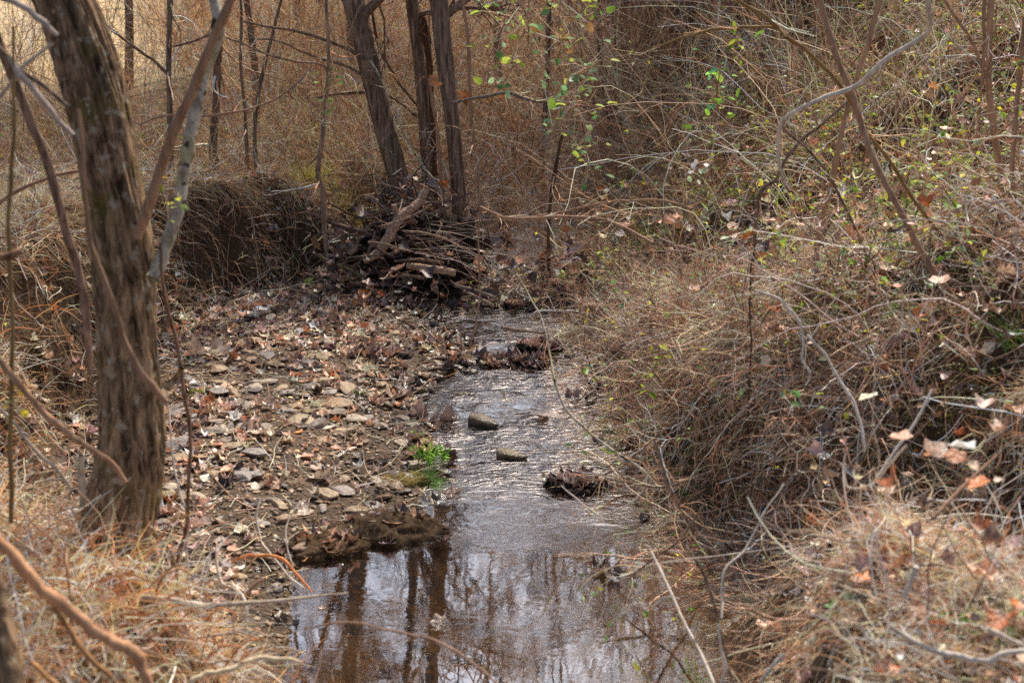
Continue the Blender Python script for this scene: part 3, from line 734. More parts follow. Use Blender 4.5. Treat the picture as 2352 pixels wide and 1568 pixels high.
single('gravel', b, M_STONE, 'small pebbles and gravel of the bar', 'gravel', kind='stuff')
P0 = pts_on(1500, -1, .9, 4.5, 11, lambda x, y: (x > Lf(y)) & (x < Rf(y)) & (R.random(len(x)) < np.where(y > 6.6, 1, .3)))
b = Buf(); P0[:, 2] -= .002; scatter(b, ST_LO, P0, .015 + .05 * R.random(len(P0)) ** 2, pal([(.16, .10, .05), (.10, .07, .04), (.24, .17, .09)], len(P0)), .2)
single('bed_gravel', b, M_STONE, 'brown gravel on the creek bed under water', 'gravel', kind='stuff')
sm = {}
def stone(p, size, ci, label, group=None, vi=None, sq=1.0, rotz=None, sz=1.0):
    vi = random.randrange(8) if vi is None else vi
    if (vi, ci) not in sm:
        V, F = ST_HI[vi]; b = Buf(); b.add(V, F, np.array(STC[ci])); sm[(vi, ci)] = b.mesh('stone', M_STONE)
    o = bpy.data.objects.new('stone', sm[(vi, ci)]); o.location = tuple(p); o.scale = (size, size * sq, size * sz)
    o.rotation_euler = (random.gauss(0, .12), random.gauss(0, .12), random.uniform(0, 6.28) if rotz is None else rotz)
    link(o); tag(o, label, 'stone', group); return o
for (px, py, s, ci, lab, szz) in [
    (1108, 975, .29, 7, 'rounded mossy ochre stone, larger of the two standing in the ripples', 1.15),
    (1172, 1050, .26, 8, 'yellow brown stone in midstream, nearer of the two standing in the ripples', .95),
    (1272, 1105, .15, 3, 'pale stone in the water left of the dark leaf clump', .9),
    (860, 1108, .13, 2, 'blocky yellow stone at the edge of the mossy gravel', 1.4),
    (905, 1120, .14, 0, 'brown stone between blocky yellow stone and green tuft', 1.4),
    (1010, 1102, .10, 6, 'small reddish brown stone at the water edge right of the spiky tuft', 1.2),
    (1040, 1108, .09, 1, 'small flat stone tipped into the water right of the spiky tuft', .8),
    (990, 1150, .17, 3, 'bluish dark slab half in the water below the spiky tuft', .6),
    (578, 935, .22, 2, 'flat sandy slab on the gravel bar, farthest left of the large slabs', .6),
    (650, 945, .20, 1, 'broad grey brown slab in the middle of the gravel bar', .7),
    (735, 950, .22, 0, 'flat ochre slab toward the water on the gravel bar', .5),
    (715, 890, .18, 3, 'dark grey angular stone behind the flat slabs', 1.2),
    (780, 990, .18, 2, 'low yellowish slab right of centre on the gravel bar', .7),
    (745, 1015, .16, 0, 'ochre slab in front of the low yellowish slab', .7),
    (1065, 905, .10, 5, 'small cream stone beside the stick at the water edge', .7),
    (1150, 785, .10, 3, 'small dark stone in the upper riffle', 1.0),
    (1095, 700, .12, 1, 'stone at the head of the upper riffle', .8),
    (450, 1225, .13, 5, 'cream stone on the gravel near the thin dark sapling foot', .6),
    (600, 1205, .12, 4, 'light grey flat stone with a leaf beside it in front of the gravel bar', .6)]:
    p = ground_at(px, py); p[2] = max(p[2], 0) + .0
    stone(p, s, ci, lab, None, None, random.uniform(.8, 1.1), random.uniform(-.4, .4), szz)
SL = ['ochre', 'grey brown', 'sandy', 'dark slate', 'light grey', 'cream', 'reddish', 'blackish wet', 'olive brown']
P0 = pts_on(1500, -2.2, -.3, 6.6, 9.4, lambda x, y: onbar(x, y) & (x > Bf(y) + .15) & (x < Lf(y) - .05), m=-20)[:48]
for p in P0:
    ci = random.choice([0, 1, 2, 0, 4, 3, 8]); stone(p + np.array([0, 0, .012]), random.uniform(.14, .26), ci, f'flat {SL[ci]} slab lying on the gravel bar', f'{SL[ci]} slabs of the gravel bar', None, random.uniform(.7, 1), None, random.uniform(.45, .75))
P0 = pts_on(1800, -1.1, .8, 6.4, 10.8, lambda x, y: ((x > Lf(y) - .1) & (x < Lf(y) + .22)) | ((x > Rf(y) - .22) & (x < Rf(y))) , m=-20)[:46]
for p in P0:
    p[2] = max(p[2], .006); ci = random.choice([7, 7, 3, 8]); stone(p, random.uniform(.06, .17), ci, f'wet {SL[ci]} stone at the edge of the running water', f'wet {SL[ci]} stones at the stream edge', None, random.uniform(.7, 1), None, random.uniform(.8, 1.4))
P0 = pts_on(1500, -1.2, .8, 6.9, 11.2, lambda x, y: ((x > Lf(y) - .12) & (x < Lf(y) + .2)) | ((x > Rf(y) - .25) & (x < Rf(y) + .05)), m=-20)[:60]
for p in P0:
    ck = random.choice(('purple', 'dark', 'brown')); p[2] = max(p[2], 0) + .006
    leaf_obj(p, random.uniform(.08, .15), ck, f'{CN[ck]} soaked leaf lodged at the edge of the running water', f'{CN[ck]} soaked leaves at the stream edge', None, .3)
P0 = pts_on(5200, -2.3, -.05, 5.5, 10.6, lambda x, y: onbar(x, y) & (x > Bf(y) + .1) & (x < Lf(y)), m=-10)[:230]
for p in P0:
    ci = random.choices(range(7), [3, 3, 2.5, 1.2, 1.5, 1, .8])[0]
    stone(p + np.array([0, 0, .006]), random.choice((.06, .08, .1, .13, .17)) * random.uniform(.8, 1.2), ci, f'{SN[ci]} flattish stone lying on the gravel bar', f'{SN[ci]} stones of the gravel bar', None, random.uniform(.7, 1), None, random.uniform(.6, 1.2))

# ------------------------------------------------------------------ clumps in and by the water
def clod(name, label, cat, px, py, rx, ry, rz, mat, col, fuzz, fcol, flen=.05, seed=1, nleaf=0, dz=0, lc=('dark', 'purple', 'brown')):
    c0 = ground_at(px, py); c0[2] = max(c0[2], 0) - rz * .25 + dz
    V, F = ico(5); rs = np.random.default_rng(seed)
    for i in range(16):
        k = rs.normal(size=3) * (1.8 + i * .7); V = V * (1 + .10 / (1 + i * .3) * np.sin(V @ k + rs.uniform(0, 6)))[:, None]
    V[:, 2] = np.tanh(V[:, 2] * 1.3) * .8; V = V * (1 + .10 * (np.round(2.5 * np.sin(V @ rs.normal(size=3) * 4)) / 2.5))[:, None]
    W = V * np.array([rx, ry, rz]) + c0
    root = empty(name, c0, label, cat)
    b = Buf(); b.add(W, F, np.array(col)); part('body', b, mat, root, c0)
    if fuzz:
        i = rs.integers(0, len(W), fuzz); P0 = W[i]; D = V[i] + R.normal(size=(fuzz, 3)) * .6; b = Buf()
        k_ = P0[:, 2] > -.02; P0, D = P0[k_], D[k_]
        P = grow(P0, D, R.uniform(.3, 1, len(P0)) * flen, 4, .3, .2); tubes(b, P, taper(np.full(len(P0), .0012), 4, .5), pal(fcol, len(P0)))
        part('root_hairs', b, M_TWIG, root, c0)
    if nleaf:
        b = Buf(); i = rs.integers(0, len(W), nleaf * 3); i = i[(V[i, 2] > -.1)][:nleaf]
        colr = pal(sum([LEAFC[q] for q in lc], []), len(i))
        scatter(b, LV_LO, W[i] - np.array([0, 0, .012]), R.uniform(.05, .13, len(i)), colr, .35)
        part('leaves', b, M_LEAF, root, c0)
    return root
clod('mossy_clod', 'big dark mossy root clod on the gravel edge overhanging the pool', 'root clod', 880, 1215, .30, .20, .15, M_MOSS, (.085, .052, .028), 1300, [(.22, .13, .06), (.34, .2, .09), (.15, .13, .04), (.10, .06, .03)], .035, 1, nleaf=40)
clod('mossy_clod', 'lower brown mossy clod left of the big mossy clod', 'root clod', 760, 1245, .18, .16, .10, M_MOSS, (.10, .062, .032), 900, [(.25, .15, .07), (.2, .15, .06), (.4, .26, .15)], .035, 2, nleaf=34)
clod('mossy_clod', 'small moss covered clod above the pool beside the blocky yellow stone', 'root clod', 925, 1105, .14, .12, .06, M_MOSS, (.17, .12, .035), 900, [(.3, .22, .08), (.2, .18, .05)], .03, 3)
clod('leaf_clump', 'dark wet leaf pile breaking the stream right of centre', 'leaf pile', 1190, 835, .26, .12, .07, M_MOSS, (.05, .035, .03), 300, TWG, .07, 4, 120)
clod('leaf_clump', 'taller dark leaf and twig clump behind the midstream leaf pile', 'leaf pile', 1235, 805, .15, .10, .11, M_MOSS, (.06, .045, .035), 300, TWG, .08, 5, 70)
clod('leaf_clump', 'black leaf clump in the upper riffle', 'leaf pile', 1045, 790, .13, .07, .05, M_MOSS, (.03, .024, .022), 60, TWG, .04, 6, 30, lc=('dark',))
clod('leaf_clump', 'black leaf clump at the head of the riffle under the driftwood', 'leaf pile', 975, 718, .14, .08, .06, M_MOSS, (.03, .024, .022), 60, TWG, .04, 7, 30, lc=('dark',))
clod('leaf_clump', 'dark leaf mound on the gravel bar behind the flat slabs', 'leaf pile', 870, 815, .18, .10, .08, M_MOSS, (.05, .035, .03), 100, TWG, .05, 8, 70)
clod('leaf_clump', 'purplish leaf clump caught on twigs at the right water edge', 'leaf pile', 1310, 1115, .17, .10, .09, M_MOSS, (.05, .035, .035), 150, TWG, .07, 9, 60, lc=('purple', 'dark'))
clod('leaf_clump', 'small dark leaf knob with a twig in midstream', 'leaf pile', 1075, 838, .05, .04, .04, M_MOSS, (.04, .03, .025), 40, TWG, .04, 10, 10)
clod('leaf_clump', 'brown leaf bank at the right side of the upper riffle', 'leaf pile', 1215, 700, .28, .16, .10, M_MOSS, (.10, .06, .04), 200, TWG, .07, 12, 110, lc=('brown', 'dark', 'tan'))

# ------------------------------------------------------------------ stems from pixel paths
def wpath(pts, Y, Y2=None):
    """pts [(px,py,width_px)], Y depth at first, Y2 depth at last -> world pts & radii"""
    n = len(pts); Y2 = Y if Y2 is None else Y2
    out = []
    for i, (px, py, w) in enumerate(pts):
        yy = Y + (Y2 - Y) * i / (n - 1); p = at(px, py, yy); out.append([*p, w * .5 / FPX * (yy / CP)])
    return np.array(out)
def stem_buf(pw, sides=8, col=(1, 1, 1), m=8, rough=.04, wob=.0, cap=False, buf=None):
    q = spline(pw, m); P = q[:, :3].copy(); r = np.maximum(q[:, 3], .0008)
    if wob:
        k = len(P); t = np.arange(k)
        for a in range(3): P[:, a] += wob * (np.sin(t * .33 + R.uniform(0, 6)) * .7 + np.sin(t * .8 + R.uniform(0, 6)) * .3)
    r = r * (1 + .05 * np.sin(np.arange(len(r)) * .6 + R.uniform(0, 6)) + .05 * np.sin(np.arange(len(r)) * 1.7 + R.uniform(0, 6)))
    b = buf or Buf(); tubes(b, P[None], r[None], np.array([col]), sides, cap, rough); return b, P, r
def twigs_on(P, r, n, L, noise=.18, g=.0, lo=.15, buf=None, col=None, sub=2, rmin=.001, colors=TW):
    b = buf or Buf()
    bb, d, rr, _ = children_of(P[None], r[None], n, lo, .98)
    rr = np.clip(rr * .6, rmin, .012)
    S = grow(bb, d, R.uniform(.4, 1, n) * L, 7, noise, g); rs = taper(rr, 7, .35)
    colr = pal(colors, n) if col is None else np.repeat([col], n, 0)
    tubes(b, S, rs, colr, 4)
    if sub:
        bb, d, r3, i = children_of(S, rs, n * sub); S2 = grow(bb, d, R.uniform(.3, 1, n * sub) * L * .45, 5, noise, g)
        r3 = np.maximum(r3, rmin * .8); rs2 = taper(r3, 5, .5); tubes(b, S2, rs2, colr[i])
        if sub > 2:
            m = n * sub * 2; bb, d, r4, j = children_of(S2, rs2, m); S3 = grow(bb, d, R.uniform(.3, 1, m) * L * .25, 4, noise, g)
            tubes(b, S3, taper(np.maximum(r4, rmin * .7), 4, .6), colr[i[j]])
    return b
def thing_stem(name, label, cat, pts, Y, Y2=None, mat=None, col=(1, 1, 1), twn=0, twl=.4, group=None, sides=8, extra=(), base_last=True, wob=.004, cap=False, sub=2, foot=True):
    pw = wpath(pts, Y, Y2)
    if foot:   # run the low end into the ground
        e = -1 if base_last else 0
        p = pw[e].copy(); h = float(max(H(p[0], p[1]), 0))
        if p[2] > h:
            q = p.copy(); q[2] = h - .03; q[3] = p[3] * 1.1
            if p[2] - h < 1.2: pw = np.vstack([pw, q]) if base_last else np.vstack([q, pw])
    org = pw[-1 if base_last else 0][:3]
    root = empty(name, org, label, cat, group)
    b, P, r = stem_buf(pw, sides, col, wob=wob, cap=cap)
    part('stem', b, mat or M_BARK_SMOOTH, root, org)
    for ex in extra:
        b2, P2, r2 = stem_buf(wpath(*ex), 6, col, wob=wob); br = part('branch', b2, mat or M_BARK_SMOOTH, root, org)
        if twn:
            part('twigs', twigs_on(P2, r2, max(3, twn // 3), twl * .7, sub=1), M_TWIG, br, org)
    if twn: part('twigs', twigs_on(P, r, twn, twl, sub=sub), M_TWIG, root, org)
    return root

# ---- big trees
def trunk_mesh(pw, sides=28, m=14, furrow=.06, knots=.05, seed=0):
    q = spline(pw, m); P = q[:, :3]; r = q[:, 3]; k = len(P)
    T = unit(np.gradient(P, axis=0)); ref = np.array([.2, -1, .1]); A = unit(np.cross(T, ref)); B = np.cross(T, A)
    th = np.arange(sides) / sides * 2 * np.pi
    s = np.cumsum(np.r_[0, np.linalg.norm(np.diff(P, axis=0), axis=1)])
    TT, SS = np.meshgrid(th, s)
    tw = TT + SS * .25
    circ = np.stack([np.cos(tw), np.sin(tw)], -1)
    f = fbm(circ[..., 0] * 4.5 + 20, circ[..., 1] * 4.5 + SS * 1.2 + 20, 4, seed) * 2
    f = f * .5 + .5 * (.35 - np.abs(fbm(circ[..., 0] * 5.5 + 50, circ[..., 1] * 5.5 + SS * 2.0 + 50, 4, seed + 9)) * 5)
    f2 = fbm(circ[..., 0] * 1.2 + 9, SS * 2.2 + circ[..., 1] * 1.2, 3, seed + 3)
    rr = r[:, None] * (1 + furrow * f + knots * 2 * f2)
    V = P[:, None] + rr[..., None] * (np.cos(th)[None, :, None] * A[:, None] + np.sin(th)[None, :, None] * B[:, None])
    idx = np.arange(k * sides).reshape(k, sides); a = idx[:-1]; bb = idx[1:]
    F = np.stack([a, np.roll(a, -1, 1), np.roll(bb, -1, 1), bb], -1).reshape(-1, 4)
    C = np.clip(1 + f * .9, .45, 1.5).reshape(-1, 1) * np.ones(3)
    b = Buf(); b.add(V.reshape(-1, 3), F, C); return b, P, r
def crown(root, org, P, r, nl, L, seed, lo=.35, mat=None, sub=4, up=.5):
    """nl limbs, each its own part with its twigs"""
    rs = np.random.default_rng(seed); k = len(P)
    for i in range(nl):
        j = int((lo + (1 - lo) * (i + .5) / nl) * (k - 1)); az = i * 2.4 + rs.uniform(-.4, .4)
        d = np.array([[math.cos(az), math.sin(az) * .9, up + rs.uniform(-.1, .5)]])
        Lb = L * rs.uniform(.7, 1.2)
        S = grow(P[j:j + 1], d, np.array([Lb]), 12, .10, -.03)[0]
        rr = np.linspace(min(r[j] * .5, .05), .006, 13)
        b = Buf(); tubes(b, S[None], rr[None], np.array([[1., 1, 1]]), 7)
        br = part('branch', b, mat or M_BARK_BG, root, org)
        tb = twigs_on(S, rr, 16, Lb * .6, .24, -.02, .15, sub=3, rmin=.0085, colors=[(.2, .13, .09), (.3, .2, .14)])
        part('twigs', tb, M_TWIG, br, org)

# foreground tree
pts = [(60, -160, 118), (148, 0, 122), (215, 200, 132), (256, 400, 128), (286, 600, 136), (292, 800, 134), (302, 1000, 152), (285, 1130, 165), (262, 1235, 176)]
pw = wpath(pts, 5.55, 5.15)
foot = pw[-1].copy(); foot[2] = H(foot[0], foot[1]) - .08; foot[3] *= 1.35; pw = np.vstack([pw, foot])
up = pw[0].copy(); add = []
for i, (dx, dz, rr) in enumerate([(-.25, .9, .078), (-.5, 1.9, .062), (-.6, 3.0, .045), (-.7, 4.2, .02)]): add.append([up[0] + dx, up[1] + .1 * i, up[2] + dz, rr])
pw = np.vstack([add[::-1], pw])
org = foot[:3]
root = empty('foreground_tree', org, 'thick mossy barked tree leaning across the left foreground', 'tree')
b, P, r = trunk_mesh(pw, 110, 26, .24, .07, 1); part('trunk', b, M_BARK_FG, root, org)
crown(root, org, P[::-1], r[::-1], 7, 1.6, 3, .62, M_BARK_FG)
for (pp, ya, yb, mat) in [
    ([(352, 640, 34), (372, 590, 30), (405, 490, 30), (425, 380, 29), (441, 290, 29), (466, 180, 27), (500, 70, 28), (490, -10, 24), (470, -90, 20)], 5.2, 5.6, M_BARK_PALE),
    ([(316, 545, 22), (345, 462, 25), (400, 300, 23), (440, 215, 22), (482, 110, 22), (530, 0, 19), (575, -110, 15)], 5.05, 4.9, M_BARK_SMOOTH),
    ([(385, 890, 20), (405, 865, 13), (418, 845, 10)], 5.15, 5.1, M_BARK_FG),
    ([(195, 1160, 22), (188, 1100, 18), (186, 1045, 12)], 5.05, 5.0, M_BARK_PALE)]:
    b, P2, r2 = stem_buf(wpath(pp, ya, yb), 12, rough=.03); part('branch', b, mat, root, org)
# centre trees
def centre_tree(name, label, pts, Y, top, lean, seed, nl=8, sides=26, mat=None, L=1.5):
    pw = wpath(pts, Y); foot = pw[-1].copy(); foot[2] = min(H(foot[0], foot[1]), foot[2]) - .1; foot[3] *= 1.15; pw = np.vstack([pw, foot])
    up = pw[0].copy(); dz = top - up[2]; n = 5
    d = (pw[0] - pw[1]); d = d[:2] / max(d[2], .2)
    add = [[up[0] + d[0] * dz * i / n * lean, up[1] + d[1] * dz * i / n * lean, up[2] + dz * i / n, up[3] * (1 - .8 * i / n)] for i in range(n, 0, -1)]
    pw = np.vstack([add, pw]); org = foot[:3]
    root = empty(name, org, label, 'tree'); b, P, r = trunk_mesh(pw, sides, 10, .07, .03, seed)
    part('trunk', b, mat or M_BARK_BG, root, org); crown(root, org, P[::-1], r[::-1], nl, L, seed, .38, mat)
    return root
centre_tree('creek_tree', 'leftmost of the three creek trees, its grey trunk leaning over the driftwood', [(800, -40, 48), (811, 0, 48), (844, 133, 47), (877, 267, 47), (913, 400, 47), (937, 490, 46)], 13.0, 8.2, .6, 11)
centre_tree('creek_tree', 'slender middle creek tree with a dark rotten hollow beside it', [(938, -40, 26), (945, 0, 27), (962, 133, 28), (974, 267, 27), (981, 400, 24), (987, 515, 24)], 13.3, 7.2, .6, 12, L=1.2)
centre_tree('creek_tree', 'rightmost of the three creek trees, straight with deeply lined bark', [(1000, -40, 40), (1008, 0, 40), (1021, 133, 39), (1038, 267, 34), (1050, 400, 34), (1058, 540, 38)], 12.9, 8.6, .5, 13)
thing_stem('dead_snag', 'dark rotten broken snag between the slender and straight creek trees', 'snag', [(972, 40, 10), (976, 75, 22), (983, 120, 17), (990, 200, 13), (996, 350, 12), (1002, 520, 14)], 13.2, mat=M_WOOD, col=(.5, .3, .2), sides=10)

# background bare trees whose crowns stand against the sky (mirrored in the pool)
TREES = [(-2.9, 16.2, 7.5, .07), (-1.5, 22, 10, .11), (.35, 17.2, 7.5, .06), (-4.2, 20.5, 9, .09), (-2.4, 26, 12, .13), (-5.2, 19.5, 9.5, .10), (-3.4, 23, 11, .12), (-1.9, 18.2, 8.5, .07), (-.2, 21, 10, .10), (1.2, 19.8, 8.5, .08), (2.6, 24, 11, .12), (-8, 21, 10, .12), (.7, 26, 12, .14)]
TLAB = ['slim bare tree in the reddish weeds left of the creek trees', 'bare tree behind the leaning creek tree, in the brush', 'slim crooked bare tree at the upstream bend right of the creek trees', 'bare tree in the left weeds, second from the field', 'tall bare tree on the field edge behind the creek trees', 'bare tree standing in the weeds at the far left', 'tall bare tree at the edge of the bright field', 'thin bare tree rising left of the creek trees', 'bare tree in the brush directly behind the creek trees',
        'slim bare tree right of the creek trees in the brush', 'tall bare tree far behind the hillside brush', 'bare tree farthest left against the field', 'tallest bare tree, farthest upstream']
for i, (x, y, hh, r0) in enumerate(TREES):
    z = float(H(x, y)); n = 8; pw = []
    lx = random.uniform(-.08, .08)
    for j in range(n, -1, -1):
        t = j / n; pw.append([x + lx * hh * t + random.uniform(-.1, .1) * (j > 0), y + random.uniform(-.1, .1), z - .1 + hh * t, max(.015, r0 * .62 * (1 - t * .85))])
    org = np.array([x, y, z]); root = empty('bare_tree', org, TLAB[i], 'tree')
    b, P, r = trunk_mesh(np.array(pw), 14, 6, .05, .03, 30 + i); part('trunk', b, M_BARK_BG, root, org)
    crown(root, org, P[::-1], r[::-1], 9, 2.3, 50 + i, .34, sub=5, up=.7)

# ---- saplings and bare stems, left and centre background
S_ = thing_stem
DB = (.75, .62, .52)
S_('bare_sapling', 'straight dark sapling in the weeds just right of the thick leaning trunk', 'sapling', [(392, -30, 11), (390, 0, 12), (389, 100, 12), (388, 200, 12), (391, 300, 13), (395, 400, 14)], 12.2, mat=M_BARK_BG, twn=14, twl=.5,
   extra=[([(387, 175, 8), (355, 140, 7), (320, 117, 7), (270, 80, 6), (227, 40, 5)], 12.2, 12.0), ([(397, 107, 6), (440, 96, 5), (484, 80, 5)], 12.2, 12.3)])
S_('bare_sapling', 'thicker knobbly sapling behind the pale forked branch', 'sapling', [(485, -20, 16), (500, 27, 20), (502, 100, 18), (500, 167, 18), (495, 267, 19), (490, 330, 20)], 12.8, mat=M_BARK_BG, twn=14, twl=.6)
S_('bare_sapling', 'very thin upright stem in the weeds right of the knobbly sapling', 'sapling', [(550, -20, 5), (554, 33, 6), (554, 160, 7), (560, 230, 7), (566, 310, 8)], 12.6, mat=M_BARK_BG, twn=10, twl=.4)
S_('bare_sapling', 'thin stem leaning right in the weeds between two upright saplings', 'sapling', [(655, -30, 6), (647, 0, 6), (620, 100, 7), (604, 167, 8), (592, 230, 9), (585, 300, 9)], 12.6, mat=M_BARK_BG, twn=10, twl=.4)
S_('bare_sapling', 'crooked grey sapling at the bright yellow green tuft', 'sapling', [(750, -30, 7), (752, 60, 8), (754, 167, 9), (746, 260, 10), (737, 334, 11), (731, 395, 11), (741, 440, 12), (744, 523, 13), (748, 560, 12)], 11.7, mat=M_BARK_BG, twn=16, twl=.45, col=(1.4, 1.35, 1.3),
   extra=[([(754, 167, 6), (734, 147, 5), (675, 140, 5), (617, 127, 5), (570, 105, 4), (520, 88, 4)], 11.7, 11.4)])
S_('bare_branch', 'long bare branch reaching left from the leaning creek tree', 'branch', [(838, 135, 8), (784, 107, 7), (684, 73, 6), (620, 62, 5), (554, 50, 4)], 12.9, 12.2, mat=M_BARK_BG, twn=10, twl=.4, base_last=False, foot=False)
S_('bare_branch', 'reddish branch arching low across the weeds behind the pale fork', 'branch', [(317, 287, 4), (384, 264, 5), (440, 268, 6), (500, 264, 6), (570, 250, 5), (634, 227, 5), (690, 185, 4), (717, 150, 3)], 10.5, 11.2, mat=M_BARK_SMOOTH, twn=10, twl=.4, foot=False, base_last=False)
S_('bare_branch', 'thin branch rising to the upper left of the leaning creek tree', 'branch', [(560, 90, 3), (640, 95, 4), (720, 130, 5), (800, 155, 6), (858, 190, 6)], 12.6, 12.9, mat=M_BARK_BG, twn=10, twl=.35, foot=False)
S_('bare_branch', 'dark dead branch between the leaning and slender creek trees', 'branch', [(965, 250, 4), (930, 210, 6), (905, 170, 7), (870, 110, 7), (855, 30, 6)], 13.1, 13.3, mat=M_BARK_BG, col=DB, twn=14, twl=.4, foot=False)
S_('bare_branch', 'dark low dead branch behind the leaning creek tree', 'branch', [(730, 225, 5), (790, 215, 7), (850, 212, 8), (900, 225, 6), (960, 270, 4)], 13.4, 13.6, mat=M_BARK_BG, col=DB, twn=10, twl=.3, foot=False)
S_('leaning_vine', 'long pale vine stem running down across the leaning creek trunk', 'vine', [(850, 140, 4), (880, 190, 4), (905, 250, 4), (940, 330, 5), (975, 385, 5), (1005, 430, 6), (1030, 500, 6), (1055, 560, 6)], 12.6, 12.2, mat=M_BARK_PALE, foot=False)
S_('vine_stem', 'reddish shaggy vine stem close right of the straight creek tree', 'vine', [(1060, -20, 9), (1075, 100, 8), (1082, 250, 8), (1096, 380, 8), (1103, 470, 8), (1105, 560, 10)], 12.7, mat=M_BARK_SMOOTH, twn=16, twl=.4)
S_('vine_stem', 'shaggy vine stem between the slender and straight creek trees', 'vine', [(985, 180, 6), (1004, 300, 8), (1014, 420, 10), (1020, 500, 12), (1026, 570, 12)], 12.8, mat=M_BARK_SMOOTH, twn=12, twl=.4)
S_('bare_sapling', 'dark short stub stem in the brush right of the creek trees', 'sapling', [(1290, 310, 5), (1282, 360, 8), (1270, 420, 9), (1262, 490, 8)], 11.5, mat=M_BARK_BG, col=(.5, .4, .35), twn=6, twl=.3)
S_('bare_twig', 'thin dark twig hanging straight over the upper riffle', 'twig', [(1102, 420, 3), (1100, 523, 4), (1101, 620, 4), (1100, 690, 4), (1092, 750, 4), (1073, 813, 3)], 9.6, 9.4, mat=M_BARK_SMOOTH, foot=False)
S_('arching_cane', 'long thin cane arching from the leaf clump down to the right bank', 'cane', [(1186, 623, 3), (1215, 680, 4), (1246, 737, 5), (1260, 800, 5), (1270, 857, 6), (1297, 933, 6), (1350, 990, 6), (1403, 1030, 6), (1470, 1075, 7), (1520, 1130, 8)], 7.6, 6.6, mat=M_BARK_PALE, twn=6, twl=.3, foot=False)
S_('arching_cane', 'bare cane sagging from the creek trees toward the right hillside', 'cane', [(1104, 477, 6), (1140, 492, 6), (1168, 500, 6), (1220, 503, 7), (1284, 497, 7), (1378, 504, 7), (1451, 530, 7), (1500, 560, 7)], 9.6, 8.4, mat=M_BARK_SMOOTH, twn=10, twl=.3, foot=False)
S_('arching_cane', 'bare cane curving up from the sagging cane over the hillside', 'cane', [(1168, 507, 4), (1270, 490, 5), (1385, 467, 5), (1450, 460, 5), (1518, 460, 5), (1590, 480, 5)], 9.4, 8.0, mat=M_BARK_SMOOTH, twn=8, twl=.3, foot=False)
S_('bare_branch', 'weathered horizontal limb with two rusty leaves in the brush', 'branch', [(1040, 235, 5), (1100, 225, 7), (1170, 213, 8), (1220, 232, 7), (1290, 236, 7), (1350, 245, 6)], 11.5, mat=M_WOOD, twn=14, twl=.4, foot=False)
for (px, py, lab) in [(985, 187, 'rusty leaf hung on the slender creek tree'), (1078, 228, 'rusty curled leaf on the weathered horizontal limb'), (1145, 225, 'second rusty leaf on the weathered horizontal limb')]:
    leaf_obj(at(px, py, 11.6), .15, 'rust', lab, 'rusty hanging leaves', 3, .8, 'hanging_leaf')

# ---- right side stems
S_('leaning_sapling', 'long reddish brown sapling leaning down the right hillside', 'sapling', [(1868, -60, 13), (1882, 0, 13), (1918, 117, 14), (1955, 214, 14), (1988, 317, 14), (2028, 410, 14), (2087, 523, 15), (2135, 606, 16), (2202, 703, 17), (2249, 770, 17), (2289, 843, 18)], 6.9, 6.35, mat=M_BARK_SMOOTH, wob=.003)
S_('bent_branch', 'pale whitish branch bent in an S across the right hillside', 'branch', [(2120, -60, 11), (2132, 0, 11), (2132, 37, 11), (2135, 67, 11), (2110, 92, 11), (2035, 137, 12), (1968, 197, 11), (1888, 227, 11), (1835, 252, 10), (1794, 284, 10), (1788, 350, 7), (1798, 407, 6), (1813, 437, 5)], 6.2, 6.8, mat=M_BARK_WHITE, foot=False, twn=5, twl=.25, base_last=False, sub=1)
S_('slanting_stem', 'tan stem slanting left behind the crossing of the branches', 'sapling', [(2025, -40, 12), (2018, 0, 12), (1995, 100, 12), (1968, 177, 12), (1935, 300, 12), (1915, 400, 13), (1890, 500, 13), (1875, 590, 13)], 7.6, mat=M_BARK_SMOOTH, col=(1.2, 1.2, 1.1), twn=6, twl=.3)
S_('olive_branch', 'olive brown branch slanting down right behind the leaning sapling', 'branch', [(1670, -20, 9), (1695, 0, 9), (1755, 37, 10), (1808, 87, 10), (1855, 117, 9), (1935, 207, 9), (1985, 294, 9), (2035, 360, 9), (2089, 444, 8), (2149, 523, 8), (2200, 600, 8)], 6.6, 7.0, mat=M_BARK_SMOOTH, col=(.75, .8, .5), twn=22, twl=.4,
   extra=[([(1808, 87, 8), (1782, 67, 7), (1718, 62, 7), (1648, 67, 6), (1568, 87, 5), (1500, 110, 4)], 6.65, 6.9)])
S_('upright_stem', 'straight grey stem standing near the right edge', 'sapling', [(2278, -40, 14), (2275, 0, 14), (2272, 167, 14), (2282, 300, 15), (2302, 434, 16), (2305, 523, 17), (2309, 625, 18)], 7.6, mat=M_BARK_SMOOTH, col=(1.15, 1.15, 1.15), twn=8, twl=.4,
   extra=[([(2275, 205, 9), (2269, 187, 8), (2235, 100, 8), (2212, 67, 8), (2169, 0, 7), (2155, -30, 6)], 7.6, 7.5), ([(2300, 430, 5), (2240, 360, 4), (2220, 290, 3), (2235, 230, 3)], 7.6, 7.3)])
S_('upright_stem', 'second grey stem at the very right edge', 'sapling', [(2352, 40, 10), (2345, 167, 11), (2332, 267, 11), (2325, 400, 11), (2339, 523, 12), (2344, 640, 13)], 7.4, mat=M_BARK_SMOOTH, col=(1.1, 1.1, 1.1))
S_('upright_stem', 'thin grey stem left of the straight grey stem near the right edge', 'sapling', [(2262, -30, 8), (2260, 60, 8), (2258, 150, 8), (2250, 260, 8)], 8.8, mat=M_BARK_SMOOTH)
S_('dark_branch', 'dark twig slanting down left below the crossing on the hillside', 'branch', [(1950, 230, 6), (1895, 280, 7), (1835, 327, 8), (1800, 375, 8), (1785, 410, 8), (1738, 477, 9)], 7.6, mat=M_BARK_BG, twn=5, twl=.25)
